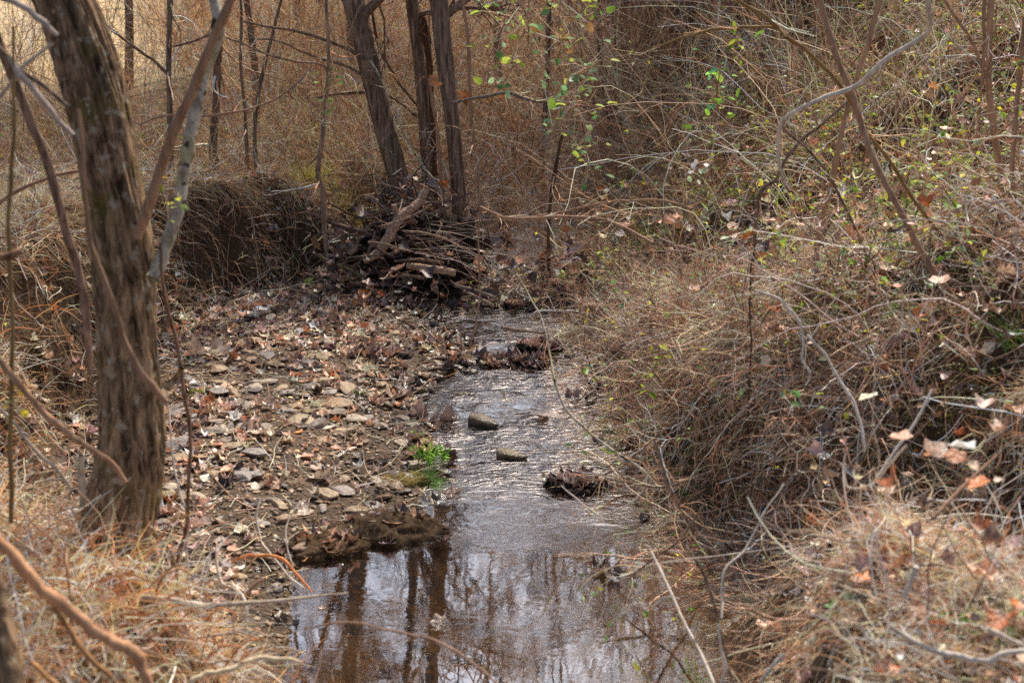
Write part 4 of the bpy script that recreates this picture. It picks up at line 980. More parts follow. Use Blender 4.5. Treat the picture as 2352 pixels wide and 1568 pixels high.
S_('dark_branch', 'dark twig slanting down right below the pale branch bend', 'branch', [(1798, 290, 5), (1868, 360, 6), (1912, 414, 7), (1962, 523, 7), (1990, 590, 7)], 7.2, mat=M_BARK_BG, twn=6, twl=.25)
S_('forked_twig', 'pale curved twig hooking down the middle right bank', 'twig', [(1735, 666, 5), (1782, 683, 7), (1812, 710, 8), (1835, 737, 8), (1845, 777, 7), (1842, 823, 6), (1862, 857, 6), (1850, 885, 4)], 6.0, 5.9, mat=M_BARK_WHITE, foot=False)
S_('forked_twig', 'pale grey twig running from the green patch toward the gully', 'twig', [(1852, 770, 6), (1895, 810, 7), (1922, 867, 7), (1962, 923, 7), (1978, 980, 7), (1985, 1040, 6)], 5.8, 5.5, mat=M_BARK_WHITE, foot=False)
for pp, lab in [([(1868, 623, 4), (1905, 700, 5), (1935, 760, 5), (1952, 800, 5)], 'leftmost of three thin dark saplings above the straw bank, slanting right'),
                ([(1955, 610, 4), (1953, 690, 5), (1954, 765, 5)], 'middle of three thin dark saplings above the straw bank'),
                ([(1990, 600, 4), (1985, 690, 5), (1977, 768, 5)], 'rightmost of three thin dark saplings above the straw bank')]:
    S_('thin_sapling', lab, 'sapling', pp, 6.9, mat=M_BARK_BG, col=(.5, .42, .38))
S_('thin_sapling', 'thin dark sapling standing in the green patch on the right bank', 'sapling', [(1724, 680, 4), (1722, 740, 4), (1724, 830, 5)], 6.6, mat=M_BARK_BG, col=(.5, .42, .38))
S_('thin_sapling', 'thin dark stem in the tangle above the green patch', 'sapling', [(1735, 560, 4), (1725, 620, 4), (1722, 690, 5)], 7.2, mat=M_BARK_BG, col=(.5, .42, .38))
S_('loose_stick', 'grey straight stick propped across the dark gully in the right bank', 'stick', [(2142, 893, 6), (2102, 970, 7), (2048, 1046, 7), (2000, 1120, 7)], 4.9, 4.7, mat=M_BARK_WHITE, foot=False, wob=0)
S_('loose_stick', 'brown stick slanting over the near right grass beside the purple leaf', 'stick', [(2290, 1045, 8), (2210, 1120, 10), (2142, 1190, 10)], 4.3, 4.1, mat=M_BARK_SMOOTH, foot=False, wob=0)
S_('loose_stick', 'short broken white stick in the near right grass', 'stick', [(2105, 1300, 13), (2092, 1335, 13), (2075, 1372, 12)], 3.75, mat=M_BARK_WHITE, foot=False, wob=0, cap=True)
S_('loose_stick', 'grey curved branch lying along the bottom right corner', 'stick', [(2040, 1440, 10), (2110, 1475, 13), (2200, 1508, 15), (2260, 1518, 15), (2310, 1498, 14), (2380, 1498, 14)], 3.55, 3.5, mat=M_BARK_WHITE, foot=False, cap=True)
S_('loose_stick', 'pale branch entering from the right edge near the bottom', 'stick', [(2268, 1440, 11), (2310, 1465, 12), (2370, 1490, 12)], 3.6, mat=M_BARK_WHITE, foot=False, cap=True)
S_('loose_stick', 'curled pale twig low in the near right grass', 'stick', [(1975, 1430, 8), (1985, 1460, 9), (2020, 1478, 9)], 3.75, mat=M_BARK_WHITE, foot=False)
S_('loose_stick', 'pale stick from the bottom edge rising right along the grass lip', 'stick', [(1740, 1580, 9), (1770, 1535, 9), (1800, 1500, 7)], 3.9, mat=M_BARK_WHITE, foot=False)
S_('hanging_root', 'curved grey root looping across the dark gully', 'root', [(1938, 1060, 5), (1942, 1110, 6), (1965, 1122, 7), (2010, 1105, 7), (2050, 1060, 7), (2080, 1020, 6)], 5.0, 4.8, mat=M_BARK_WHITE, foot=False)
S_('fallen_stick', 'straight pale stick leaning into the pool at the lower right', 'stick', [(1495, 1265, 7), (1531, 1339, 8), (1568, 1422, 8), (1610, 1500, 8), (1640, 1570, 8)], 5.1, 4.5, mat=M_BARK_WHITE, foot=False, wob=.001)
S_('fallen_stick', 'thin broken stick hanging from the right bank over the pool', 'stick', [(1800, 1110, 5), (1755, 1180, 5), (1715, 1255, 6), (1665, 1310, 7), (1660, 1370, 7), (1656, 1420, 6)], 5.3, 5.0, mat=M_BARK_WHITE, foot=False)
S_('fallen_stick', 'pale stick continuing down the bank to the bottom edge', 'stick', [(1648, 1430, 6), (1655, 1480, 6), (1668, 1530, 7), (1650, 1580, 7)], 4.7, 4.6, mat=M_BARK_WHITE, foot=False)
S_('fallen_stick', 'dark twig leaning down the eroded bank to the bottom edge', 'stick', [(1575, 1250, 6), (1620, 1330, 8), (1650, 1420, 8), (1665, 1500, 7), (1680, 1560, 7)], 4.9, 4.6, mat=M_BARK_BG, foot=False, twn=8, twl=.2)
S_('water_twig', 'thin forked twig dipping into the pool below the purplish leaf clump', 'twig', [(1290, 1115, 3), (1330, 1150, 4), (1370, 1180, 5), (1390, 1180, 5), (1440, 1160, 4), (1475, 1130, 4), (1490, 1070, 4)], 6.6, 6.3, mat=M_BARK_WHITE, foot=False, twn=5, twl=.2)
S_('water_twig', 'wriggling pale twig low over the shaded pool', 'twig', [(1410, 1425, 3), (1430, 1400, 4), (1460, 1385, 4), (1500, 1390, 4), (1530, 1370, 4), (1560, 1375, 3)], 5.2, mat=M_BARK_WHITE, foot=False)
for i, (pp, Y1) in enumerate([([(1560, 960, 5), (1500, 1010, 6), (1440, 1060, 6), (1390, 1090, 5)], 7.0), ([(1640, 1080, 6), (1560, 1110, 6), (1500, 1115, 6), (1400, 1100, 4), (1385, 1098, 3)], 6.2), ([(1500, 1010, 7), (1540, 1120, 8), (1580, 1200, 8), (1600, 1250, 7)], 6.0), ([(1620, 1150, 5), (1560, 1240, 6), (1490, 1290, 6), (1440, 1330, 4)], 5.8)]):
    S_('overhanging_branch', ['gray branch sticking out over the water from the right bank, farthest upstream', 'level gray branch over the water beside the purplish leaf clump', 'steep grey branch running down the right bank brush', 'thin gray branch reaching down left over the shaded pool'][i], 'branch', pp, Y1, mat=M_BARK_BG, col=(1.3, 1.3, 1.3), foot=False, base_last=False, twn=12, twl=.35)

# ---- left foreground, out of focus stems
S_('blurred_stem', 'dark grey stem slanting down behind the mossy trunk from the upper left', 'sapling', [(-15, 60, 20), (0, 110, 20), (67, 267, 20), (110, 384, 20), (150, 523, 20), (180, 620, 19), (200, 760, 18), (210, 860, 14)], 4.6, 4.9, mat=M_BARK_BG, col=(1.3, 1.2, 1.2), foot=False)
S_('blurred_stem', 'brown stem crossing in front of the mossy trunk down to a short stub', 'branch', [(180, 250, 8), (195, 440, 9), (210, 560, 12), (255, 690, 14), (290, 790, 15), (330, 865, 17), (365, 905, 18), (385, 922, 14)], 4.2, 4.3, mat=M_BARK_SMOOTH, foot=False)
S_('blurred_stem', 'pale grey stem in the upper left corner reaching the trunk', 'branch', [(-10, -20, 14), (20, 0, 14), (60, 22, 14), (95, 45, 14), (130, 85, 10)], 4.4, mat=M_BARK_WHITE, col=(.8, .75, .75), foot=False)
S_('blurred_stem', 'light stem falling right to the trunk from the left edge knot', 'branch', [(20, 130, 10), (37, 160, 16), (80, 205, 14), (123, 267, 13), (170, 310, 11)], 4.3, mat=M_BARK_WHITE, col=(.8, .72, .7), foot=False)
S_('blurred_stem', 'dark twig passing behind the left edge knot toward the trunk', 'branch', [(-10, 105, 10), (50, 160, 10), (100, 200, 10), (160, 247, 10)], 4.6, mat=M_BARK_BG, foot=False)
S_('blurred_stem', 'pale twig rising right from the left edge knot', 'branch', [(-10, 232, 8), (22, 195, 9), (60, 150, 8), (110, 107, 7), (125, 95, 6)], 4.4, mat=M_BARK_WHITE, col=(.8, .75, .75), foot=False)
S_('blurred_stem', 'olive stem standing upright near the left edge', 'sapling', [(30, 60, 6), (34, 250, 7), (24, 400, 9), (22, 523, 10), (25, 700, 10), (27, 900, 11), (25, 1080, 12), (24, 1200, 12)], 4.3, mat=M_BARK_SMOOTH, col=(.7, .78, .5), foot=False)
S_('blurred_stem', 'light brown branch rising from the left edge behind the trunk', 'branch', [(-20, 475, 10), (40, 440, 9), (80, 420, 8), (130, 402, 8), (190, 394, 7)], 5.6, mat=M_BARK_SMOOTH, foot=False)
S_('blurred_stem', 'brown branch falling from the left edge to the trunk foot', 'branch', [(-20, 810, 14), (50, 885, 15), (110, 960, 15), (180, 1010, 14), (240, 1050, 13), (290, 1110, 11)], 4.2, 4.3, mat=M_BARK_SMOOTH, col=(1.2, 1.15, 1.1), foot=False)
S_('blurred_stem', 'thin grey branch low at the left edge below the brown branch', 'branch', [(-10, 930, 7), (30, 970, 8), (80, 1030, 8), (130, 1080, 8), (165, 1120, 7)], 4.5, mat=M_BARK_WHITE, col=(.7, .65, .6), foot=False)
S_('blurred_stem', 'short dark stub poking in at the left edge', 'branch', [(-15, 590, 18), (20, 588, 19), (42, 582, 16)], 4.2, mat=M_BARK_BG, col=(1.2, .9, .7), foot=False, cap=True)
S_('foreground_branch', 'thick tan branch slanting across the bottom left corner to a knot', 'branch', [(-30, 1210, 28), (0, 1245, 28), (50, 1300, 30), (100, 1355, 30), (160, 1402, 30), (220, 1449, 30), (270, 1480, 30), (312, 1500, 32), (330, 1540, 26), (345, 1600, 24)], 3.4, 3.35, mat=M_BARK_SMOOTH, col=(1.5, 1.35, 1.15), foot=False)
S_('foreground_branch', 'thinner olive branch below the thick tan branch', 'branch', [(110, 1350, 14), (140, 1420, 15), (190, 1490, 15), (240, 1540, 14), (270, 1580, 14)], 3.5, mat=M_BARK_SMOOTH, col=(1.1, 1.0, .7), foot=False)
S_('foreground_branch', 'yellowish stick in the lowest left corner', 'branch', [(60, 1510, 12), (100, 1545, 13), (140, 1580, 13)], 3.4, mat=M_BARK_SMOOTH, col=(1.7, 1.5, 1.0), foot=False)
S_('corner_tree', 'dark trunk foot cut off by the bottom left corner', 'tree', [(-45, 1180, 40), (-25, 1300, 50), (-10, 1400, 64), (5, 1500, 78), (15, 1600, 84)], 3.3, 3.2, mat=M_BARK_FG, foot=False, sides=20)
S_('foreground_stick', 'grey stick lying level over the near left grass and pool edge', 'stick', [(135, 1364, 12), (180, 1352, 13), (240, 1363, 14), (380, 1375, 16), (440, 1388, 17), (501, 1389, 15), (635, 1380, 10), (720, 1368, 7), (800, 1362, 4)], 4.4, 4.8, mat=M_BARK_WHITE, col=(.75, .7, .65), foot=False, wob=.002)
S_('foreground_stick', 'pale yellow stick along the bottom edge near the pool', 'stick', [(436, 1590, 14), (441, 1559, 13), (475, 1548, 13), (511, 1539, 13), (560, 1522, 13), (611, 1510, 12), (660, 1512, 10), (695, 1524, 8)], 3.9, 4.0, mat=M_BARK_WHITE, col=(1.2, 1.1, .85), foot=False)
S_('curled_vine', 'whitish vine curling in a hook on the gravel edge', 'vine', [(512, 1243, 6), (498, 1270, 7), (500, 1305, 7), (511, 1339, 7), (535, 1350, 7), (556, 1366, 8), (567, 1399, 8), (563, 1440, 7)], 5.3, 5.0, mat=M_BARK_WHITE, foot=False, wob=0)
S_('curled_vine', 'thin grey vine standing in an S on the gravel above the pool', 'vine', [(600, 1145, 4), (588, 1190, 5), (600, 1240, 5), (625, 1275, 5), (660, 1320, 5), (700, 1350, 4)], 5.9, 5.6, mat=M_BARK_WHITE, foot=False)
S_('curled_vine', 'second thin grey vine right of the S shaped vine', 'vine', [(700, 1145, 3), (662, 1190, 4), (658, 1240, 4), (672, 1300, 4)], 5.9, 5.7, mat=M_BARK_WHITE, foot=False)
S_('thin_sapling', 'thin dark sapling right of the mossy trunk rising from the gravel', 'sapling', [(365, 560, 6), (377, 663, 8), (400, 770, 9), (417, 857, 9), (433, 957, 9), (436, 1040, 9), (434, 1112, 9), (427, 1212, 9), (407, 1305, 9)], 5.2, 5.0, mat=M_BARK_BG, col=(1.0, .8, .7))
S_('thin_sapling', 'whitish thin stem crossing the thin dark sapling', 'sapling', [(385, 900, 3), (394, 1045, 5), (412, 1120, 5), (427, 1178, 5), (430, 1250, 5), (434, 1329, 5)], 5.2, 5.0, mat=M_BARK_WHITE)
S_('root_stub', 'twisted root stem beside the foot of the mossy trunk', 'root', [(345, 1130, 8), (338, 1200, 10), (360, 1230, 12), (385, 1260, 12), (400, 1300, 10)], 5.0, mat=M_BARK_FG, foot=False)
S_('orange_stem', 'orange dead stem arching from the gravel to the pool edge', 'stem', [(530, 1290, 5), (560, 1278, 7), (600, 1274, 8), (640, 1280, 8), (672, 1305, 7), (700, 1340, 6), (715, 1360, 4)], 5.5, 5.4, mat=M_BARK_SMOOTH, col=(2.0, 1.3, .8), foot=False)
S_('fallen_stick', 'short brown stick slanting on the gravel beside the curled white vine', 'stick', [(560, 1368, 9), (590, 1340, 10), (605, 1332, 10)], 5.1, mat=M_BARK_SMOOTH, foot=False, cap=True)
S_('foreground_stick', 'thin brown stem arching across the calm pool near the bottom', 'stem', [(700, 1440, 4), (800, 1430, 6), (870, 1440, 6), (950, 1458, 6), (1020, 1480, 6), (1080, 1515, 6), (1150, 1580, 6)], 4.4, 4.0, mat=M_BARK_SMOOTH, foot=False)
S_('foreground_stick', 'pale dead log stub lying at the left edge behind the trunk', 'log', [(48, 1092, 14), (90, 1090, 15), (132, 1086, 13)], 6.0, mat=M_WOOD, foot=False, cap=True, col=(1.3, 1.2, .9))

# bunch of loose foreground stems as individuals
FG = ['slim tan stem', 'thin grey stem', 'thin orange brown stem', 'forked brown stem']
for i in range(14):
    x0 = random.uniform(0, 600); y0 = random.uniform(1290, 1560)
    dx = random.uniform(60, 190) * random.choice((-1, 1)); dy = random.uniform(-90, 90)
    Yd = random.uniform(3.7, 4.4)
    S_('bent_cane', f'{FG[i % 4]} bent over the near left grass mound', 'stem', [(x0, y0, 6), (x0 + dx * .35, y0 + dy * .3 - 25, 7), (x0 + dx * .7, y0 + dy * .7 - 20, 6), (x0 + dx, y0 + dy, 4)], Yd, mat=M_BARK_SMOOTH, col=[(1.6, 1.4, 1.1), (1.2, 1.2, 1.2), (1.8, 1.2, .8), (1, .9, .8)][i % 4], foot=False, group=f'{FG[i % 4]}s bent over the near left mound')

# ------------------------------------------------------------------ driftwood pile
def log(label, pts, Y, Y2=None, col=(1, 1, 1), mat=None, name='driftwood_log', cap=True):
    S_(name, label, 'driftwood', pts, Y, Y2, mat=mat or M_WOOD, col=col, foot=False, cap=cap, sides=12, wob=.002)
pw = wpath([(982, 430, 15), (968, 455, 17), (955, 472, 18), (927, 492, 22), (908, 515, 23), (892, 545, 23), (866, 582, 19), (835, 600, 14)], 11.7, 11.4)
org = pw[-1][:3]; root = empty('driftwood_log', org, 'grey forked log standing up out of the driftwood pile', 'driftwood')
b, P, r = stem_buf(pw, 12, (1.9, 1.6, 1.4), cap=True, rough=.05); part('trunk', b, M_WOOD, root, org)
b, P, r = stem_buf(wpath([(904, 470, 12), (908, 485, 14), (916, 502, 15)], 11.6), 12, (1.8, 1.5, 1.3), cap=True, rough=.05); part('branch_stub', b, M_WOOD, root, org)
log('pale log with a cut end lying low at the right of the driftwood pile', [(935, 610, 14), (970, 614, 16), (1010, 620, 16), (1044, 627, 15)], 11.35, 11.2, (2.0, 1.7, 1.4))
log('dark log in the middle of the driftwood pile', [(905, 550, 12), (950, 560, 14), (1002, 577, 13)], 11.8, 11.6, (.5, .45, .4))
log('thin straight pole across the top of the driftwood pile', [(940, 547, 7), (980, 549, 7), (1015, 550, 6)], 11.7, None, (1.1, 1, .9))
log('long dark branch running from the left bank to the driftwood pile', [(700, 480, 8), (725, 497, 9), (777, 517, 10), (845, 537, 9), (870, 548, 7)], 11.9, 11.8, (.8, .65, .6))
log('mossy limb at the left foot of the driftwood pile', [(730, 585, 9), (755, 602, 10), (805, 620, 9), (830, 640, 7)], 11.4, None, (.9, .95, .6))
log('slim wet stick along the water under the driftwood pile', [(808, 670, 7), (860, 675, 7), (912, 683, 6)], 11.2, None, (.8, .75, .65))
log('upper of two sticks pointing right from the driftwood pile', [(1045, 655, 8), (1090, 667, 8), (1138, 684, 7)], 11.2, 11.0)
log('lower of two sticks pointing right from the driftwood pile', [(1065, 668, 7), (1100, 685, 8), (1134, 702, 7)], 11.1, 10.9, (1.2, 1.1, 1))
log('thin pale stick crossing in front of the forked log', [(795, 592, 4), (847, 587, 5), (912, 581, 4)], 11.4, None, (1.2, 1.1, .95), cap=False)
log('small upright stick left of the forked log', [(861, 530, 4), (856, 552, 5), (845, 580, 5)], 11.5, None, (1, 1, 1), cap=False)
log('dark broken stick poking up in front of the forked log', [(862, 566, 6), (885, 582, 6), (905, 590, 5)], 11.3, None, (.45, .35, .3))
log('short slab of bark lying right of the riffle head', [(1150, 752, 7), (1180, 757, 8), (1255, 765, 4)], 10.2, None, (1, .9, .8), cap=False)
log('long thin stick lying level at the gravel bar water edge', [(880, 868, 4), (960, 874, 5), (1040, 882, 6), (1100, 884, 6)], 9.1, None, (.8, .7, .7), cap=False)
log('bent driftwood stick on the gravel bar behind the midstream stones', [(930, 738, 6), (950, 752, 9), (965, 765, 12), (975, 775, 12)], 10.3, None, (1.1, .95, .8))
log('curved stick lying on the gravel above the green weed', [(822, 968, 5), (812, 990, 6), (790, 1015, 7), (770, 1035, 5)], 8.0, None, (1.3, 1.1, .9))
for pp, lab, cc in [([(880, 640, 6), (930, 632, 7), (975, 640, 7)], 'short grey stick lying on the dark leaves in the middle of the driftwood pile', (1.3, 1.2, 1.1)),
    ([(905, 600, 5), (960, 596, 7), (1020, 604, 5)], 'brown stick just above the pale cut log', (1, .85, .7)),
    ([(925, 530, 5), (975, 536, 6), (1030, 552, 4)], 'thin grey stick across the top right of the driftwood pile', (1.4, 1.3, 1.1)),
    ([(860, 610, 4), (905, 622, 6), (940, 640, 5)], 'dark slanting stick below the forked log', (.5, .4, .35)),
    ([(870, 520, 4), (905, 512, 5), (960, 490, 5), (990, 470, 4)], 'pale stick leaning against the fork of the big log', (1.6, 1.4, 1.2)),
    ([(845, 555, 4), (880, 560, 5), (930, 575, 4)], 'pale stick behind the dark broken stick', (1.5, 1.3, 1.1))]:
    log(lab, pp, 11.35, None, cc)
P0 = []
b = Buf(); n = 360
cx = R.normal(size=n) * .22 - .86; cy = R.normal(size=n) * .18 + 12.0; cz = R.random(n) ** 1.2 * .85 * np.exp(-((cx + .85) / .45) ** 2) + .02
P0 = np.stack([cx, cy, cz + np.maximum(H(cx, cy), 0)], -1)
D = R.normal(size=(n, 3)) * np.array([1, .8, .5]); P = grow(P0, D, R.uniform(.12, .55, n), 6, .16, .03, True)
tubes(b, P, taper(R.uniform(.002, .012, n), 6, .6), pal([(.26, .18, .13), (.36, .27, .2), (.1, .07, .06), (.07, .05, .04), (.16, .11, .08)], n), 5)
# fan of pale thin twigs to the right
n = 26; P0 = np.stack([R.normal(size=n) * .1 - .65, R.normal(size=n) * .1 + 11.6, R.uniform(.25, .6, n)], -1)
D = R.normal(size=(n, 3)) * .16 + np.array([1, -.1, -.02]); P = grow(P0, D, R.uniform(.4, 1.0, n), 7, .09, .05, True)
tubes(b, P, taper(R.uniform(.0014, .0035, n), 7, .4), pal([(.5, .4, .3), (.6, .5, .4), (.4, .3, .22)], n), 4)
single('driftwood_twigs', b, M_TWIG, 'jammed small sticks and flood debris filling the driftwood pile', 'flood debris', kind='stuff')
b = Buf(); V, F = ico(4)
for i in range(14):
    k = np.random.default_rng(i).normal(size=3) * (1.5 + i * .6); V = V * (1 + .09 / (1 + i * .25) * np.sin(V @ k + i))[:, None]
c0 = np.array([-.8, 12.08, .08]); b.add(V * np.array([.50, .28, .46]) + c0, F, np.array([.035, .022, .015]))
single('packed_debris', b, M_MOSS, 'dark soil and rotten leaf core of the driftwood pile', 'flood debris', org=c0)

# loose litter sticks on the bar & forest floor (stuff)
P0 = pts_on(1500, -2.6, .2, 5.3, 12, onbar); P0[:, 2] = np.maximum(P0[:, 2], 0) + .012; n = len(P0)
b = Buf(); P = grow(P0, flat(n, .1), R.uniform(.05, .35, n), 5, .14, .0, True, .012); tubes(b, P, taper(R.uniform(.001, .003, n), 5, .5), pal(TWG + TW, n), 4)
single('twig_litter', b, M_TWIG, 'small broken twigs scattered over the gravel bar', 'twigs', kind='stuff')

# loose arcing vines across the right hillside and the right bank, bigger ones
P0 = pts_on(520, 1.0, 6, 4.9, 13, lambda x, y: x > Rf(y) + .4); n = len(P0); b = Buf()
P = grow(P0, updir(n, .9), R.uniform(.4, 1.4, n), 12, .2, .12, True, .02); tubes(b, P, taper(R.uniform(.0022, .005, n), 12, .4), pal([(.6, .5, .42), (.45, .33, .25), (.35, .22, .15), (.55, .5, .45)], n), 5)
single('arching_vines', b, M_TWIG, 'looping pale vines over the right hillside undergrowth', 'vines', kind='stuff')

# ------------------------------------------------------------------ green foliage
def oval(seed, fold=.25):
    t = np.linspace(-1, 1, 7); w = .30 * np.sqrt(np.clip(1 - t ** 2, 0, 1)) * (1 - .2 * t); V = []
    for i in range(7):
        V += [[t[i] * .5 + .5, -w[i], fold * w[i]], [t[i] * .5 + .5, 0, -.06 * t[i] ** 2], [t[i] * .5 + .5, w[i], fold * w[i]]]
    F = []
    for i in range(6):
        a = i * 3; F += [[a, a + 1, a + 4, a + 3], [a + 1, a + 2, a + 5, a + 4]]
    V = np.array(V); V[:, 2] -= .25 * V[:, 0] ** 2 * (seed * .5)
    return V, None, np.array(F), np.ones(len(V))
OV = [oval(0), oval(1, .5), oval(2, .1)]
OVL = []
for f_ in (.2, .6):
    V = np.array([[0, 0, 0], [.4, -.27, f_ * .27], [.45, 0, .0], [.4, .27, f_ * .27], [1, 0, -.1]])
    OVL.append((V, None, np.array([[0, 1, 2, 2][:4]]) if False else np.array([[0, 1, 4, 2], [0, 2, 4, 3]]), np.ones(5)))
P0 = pts_on(1300, .6, 3.4, 3.2, 8.0, lambda x, y: x > Rf(y) + .3); P0 = np.vstack([P0, pts_on(350, -2.6, -.7, 3.2, 5.6, lambda x, y: x < Bf(y)), pts_on(350, -4, -2, 6, 12, lambda x, y: x < Bf(y) - .3)]); n = len(P0); P0[:, 2] += R.uniform(.01, .10, n)
b = Buf(); P = grow(P0, flat(n, .5), R.uniform(.12, .55, n), 6, .16, .05, True, .04); tubes(b, P, taper(R.uniform(.0016, .0042, n), 6, .6), pal([(.62, .52, .44), (.5, .38, .28), (.34, .23, .16), (.72, .62, .5), (.2, .14, .1)], n, .25), 5)
single('broken_stems', b, M_TWIG, 'broken weed stems and twigs matted into the dead grass of both banks', 'broken stems', kind='stuff')
def green_scatter(name, label, P, smin, smax, colors, tilt=1.0, cat='undergrowth', w=None):
    b = Buf(); scatter(b, OVL, P, R.uniform(smin, smax, len(P)), pal(colors, len(P), w=w), tilt)
    return single(name, b, M_GREEN, label, cat, kind='stuff')
def above(P, a, bb):
    P = P.copy(); P[:, 2] += R.uniform(a, bb, len(P)); return P
Q = LAST['hillside_brush'][:, 2:].reshape(-1, 3); Q2 = P_over[:, 2:].reshape(-1, 3); Q3 = LAST['background_brush'][:, 3:].reshape(-1, 3); Q3 = Q3[Q3[:, 0] > .1]
Q = Q[vnoise(Q[:, 0] * 1.5, Q[:, 1] * 1.5, 40) > .40]
P0 = np.vstack([Q[R.integers(0, len(Q), 25000)], Q2[R.integers(0, len(Q2), 1300)], Q3[R.integers(0, len(Q3), 1600)]])
green_scatter('honeysuckle_leaves', 'small green and yellow vine leaves sprinkled through the right hillside tangle', P0, .022, .058, GREENS, w=[2, 2, 3, 2, 3, 1.5])
P0 = pts_on(900, -6, -1.2, 6.5, 17, bankleft)
green_scatter('left_bank_leaves', 'few small green leaves among the weeds of the left bank', above(P0, .05, .6), .018, .04, GREENS)
# low green ground cover patches
def cover(name, label, px, py, rx, ry, n, s=.02, cols=((.10, .22, .05), (.16, .30, .07), (.22, .34, .1))):
    c0 = ground_at(px, py); a = R.uniform(0, 6.28, n); q = np.sqrt(R.random(n)); x = c0[0] + rx * q * np.cos(a); y = c0[1] + ry * q * np.sin(a)
    k = vnoise(x * 9, y * 9, 60) > .35; x, y = x[k], y[k]
    P = np.stack([x, y, np.maximum(H(x, y), 0) + R.uniform(.01, .06, len(x))], -1); b = Buf()
    scatter(b, OVL, P, R.uniform(.6, 1.4, len(P)) * s, pal(cols, len(P)), .7)
    return single(name, b, M_GREEN, label, 'ground cover', kind='stuff')
cover('chickweed_patch', 'green chickweed patch on the right bank below the large pinkish leaf', 1700, 800, .32, .4, 1800)
cover('chickweed_patch', 'green low weeds along the straw bank right of the chickweed', 1900, 735, .35, .4, 1300)
cover('chickweed_patch', 'green weeds behind the straw bank beneath the three thin saplings', 2080, 690, .4, .4, 800)
cover('chickweed_patch', 'mossy green patch high beside the right edge stems', 2250, 370, .5, .5, 900)
cover('moss_patch', 'olive moss on the near right bank grass', 2180, 960, .25, .2, 700, .016, ((.2, .22, .05), (.28, .28, .08)))
cover('moss_patch', 'green blades showing through the bottom right grass', 2290, 1450, .2, .15, 400, .02)
def weed(label, px, py, rad, h, n, cols, leaf=.02, group=None):
    c0 = ground_at(px, py); root = empty('green_weed', c0, label, 'weed', group)
    m = max(8, n // 9); a = R.uniform(0, 6.28, m); q = rad * np.sqrt(R.random(m)); P0 = np.stack([c0[0] + q * np.cos(a), c0[1] + q * np.sin(a), np.full(m, c0[2])], -1)
    P = grow(P0, updir(m, .5), R.uniform(.5, 1, m) * h, 5, .15); b = Buf(); tubes(b, P, taper(np.full(m, .0014), 5, .5), pal([(.2, .28, .08)], m)); part('stems', b, M_GREEN, root, c0)
    bb, d, _, _ = children_of(P, np.full((m, 6), 1.), n, .2, 1.0); b = Buf(); scatter(b, OVL, bb, R.uniform(.6, 1.4, n) * leaf, pal(cols, n), .9); part('leaves', b, M_GREEN, root, c0)
GR = [(.14, .30, .04), (.22, .40, .06), (.10, .22, .04), (.32, .45, .10)]
weed('bright green leafy weed at the water edge beside the midstream stones', 985, 1050, .12, .08, 480, GR, .022)
weed('small bright green sprig just upstream of the leafy weed', 948, 1005, .05, .05, 110, GR, .02)
weed('tiny green sprout among the flat slabs', 822, 908, .04, .04, 60, GR, .015)
weed('yellow green sprout on the gravel right of the thin dark sapling', 455, 905, .05, .05, 70, [(.3, .36, .05)], .015)
weed('dark green fern like sprig in the hillside leaf litter', 1975, 530, .08, .2, 200, [(.05, .13, .05), (.08, .18, .07)], .03)
weed('green sprout on the left bank below the curled ribbed leaf', 715, 655, .05, .08, 60, GR, .025)
weed('green spiky sprig on the shaded left bank', 672, 600, .06, .1, 90, [(.08, .16, .03)], .03)

def vine(label, pts, Y, cl, cols, leaf=.06, n=26, spread=.10, sprig=6):
    pw = wpath([(x, y, 3) for (x, y) in pts], Y); org = pw[-1][:3]
    root = empty('honeysuckle_vine', org, label, 'vine'); b, P, r = stem_buf(pw, 5); 
    part('stem', b, M_BARK_SMOOTH, root, org)
    c = P[R.integers(0, len(P), n)] + R.normal(size=(n, 3)) * spread
    b = Buf(); scatter(b, OV, c, R.uniform(.45, 1.15, n) * leaf * .8, pal(cols, n), 1.1); part('leaves', b, M_GREEN, root, org)
    # tiny leaf stalks
    i = R.integers(0, len(P), n); S = np.stack([P[i], (P[i] + c) * .5 + R.normal(size=(n, 3)) * .01, c], 1); b = Buf(); tubes(b, S, np.full((n, 3), .0012), pal(TW, n)); part('leaf_stalks', b, M_TWIG, root, org)
BG_ = [(.20, .32, .17), (.28, .39, .24), (.14, .27, .10), (.40, .46, .10), (.30, .38, .08)]
YG_ = [(.30, .42, .06), (.40, .46, .08), (.18, .30, .06)]
vine('cluster of blue green vine leaves at the top centre, farthest left', [(1225, -20), (1190, 20), (1160, 55), (1145, 85)], 8.0, 0, BG_, .075, 26)
vine('hanging vine leaves just right of the top centre cluster', [(1230, 5), (1215, 50), (1200, 80), (1190, 100)], 8.1, 0, BG_, .07, 20)
vine('brown and green hanging vine leaves at the top of the hillside', [(1290, -10), (1285, 40), (1300, 80), (1320, 120)], 8.0, 0, [(.25, .13, .05), (.2, .28, .12), (.3, .2, .08)], .08, 26)
vine('yellow lit leaves at the top edge right of the hanging brown leaves', [(1370, -20), (1372, 10), (1365, 35)], 8.3, 0, YG_, .07, 12, .06)
vine('blue green vine leaves climbing toward the hillside top', [(1400, 110), (1380, 140), (1340, 165), (1300, 180), (1270, 185)], 7.8, 0, BG_, .07, 26, .07)
vine('long vine string of leaves hanging beside the orange leaf', [(1255, 110), (1262, 150), (1268, 190)], 8.0, 0, BG_, .06, 12, .05)
vine('vine leaves hanging over the middle of the brush', [(1330, 190), (1320, 215), (1300, 240), (1290, 270), (1270, 300)], 7.6, 0, BG_, .075, 30, .08)
vine('three blue green leaves alone left of the vine string', [(1180, 150), (1155, 190), (1140, 195)], 8.0, 0, BG_, .075, 8, .07)
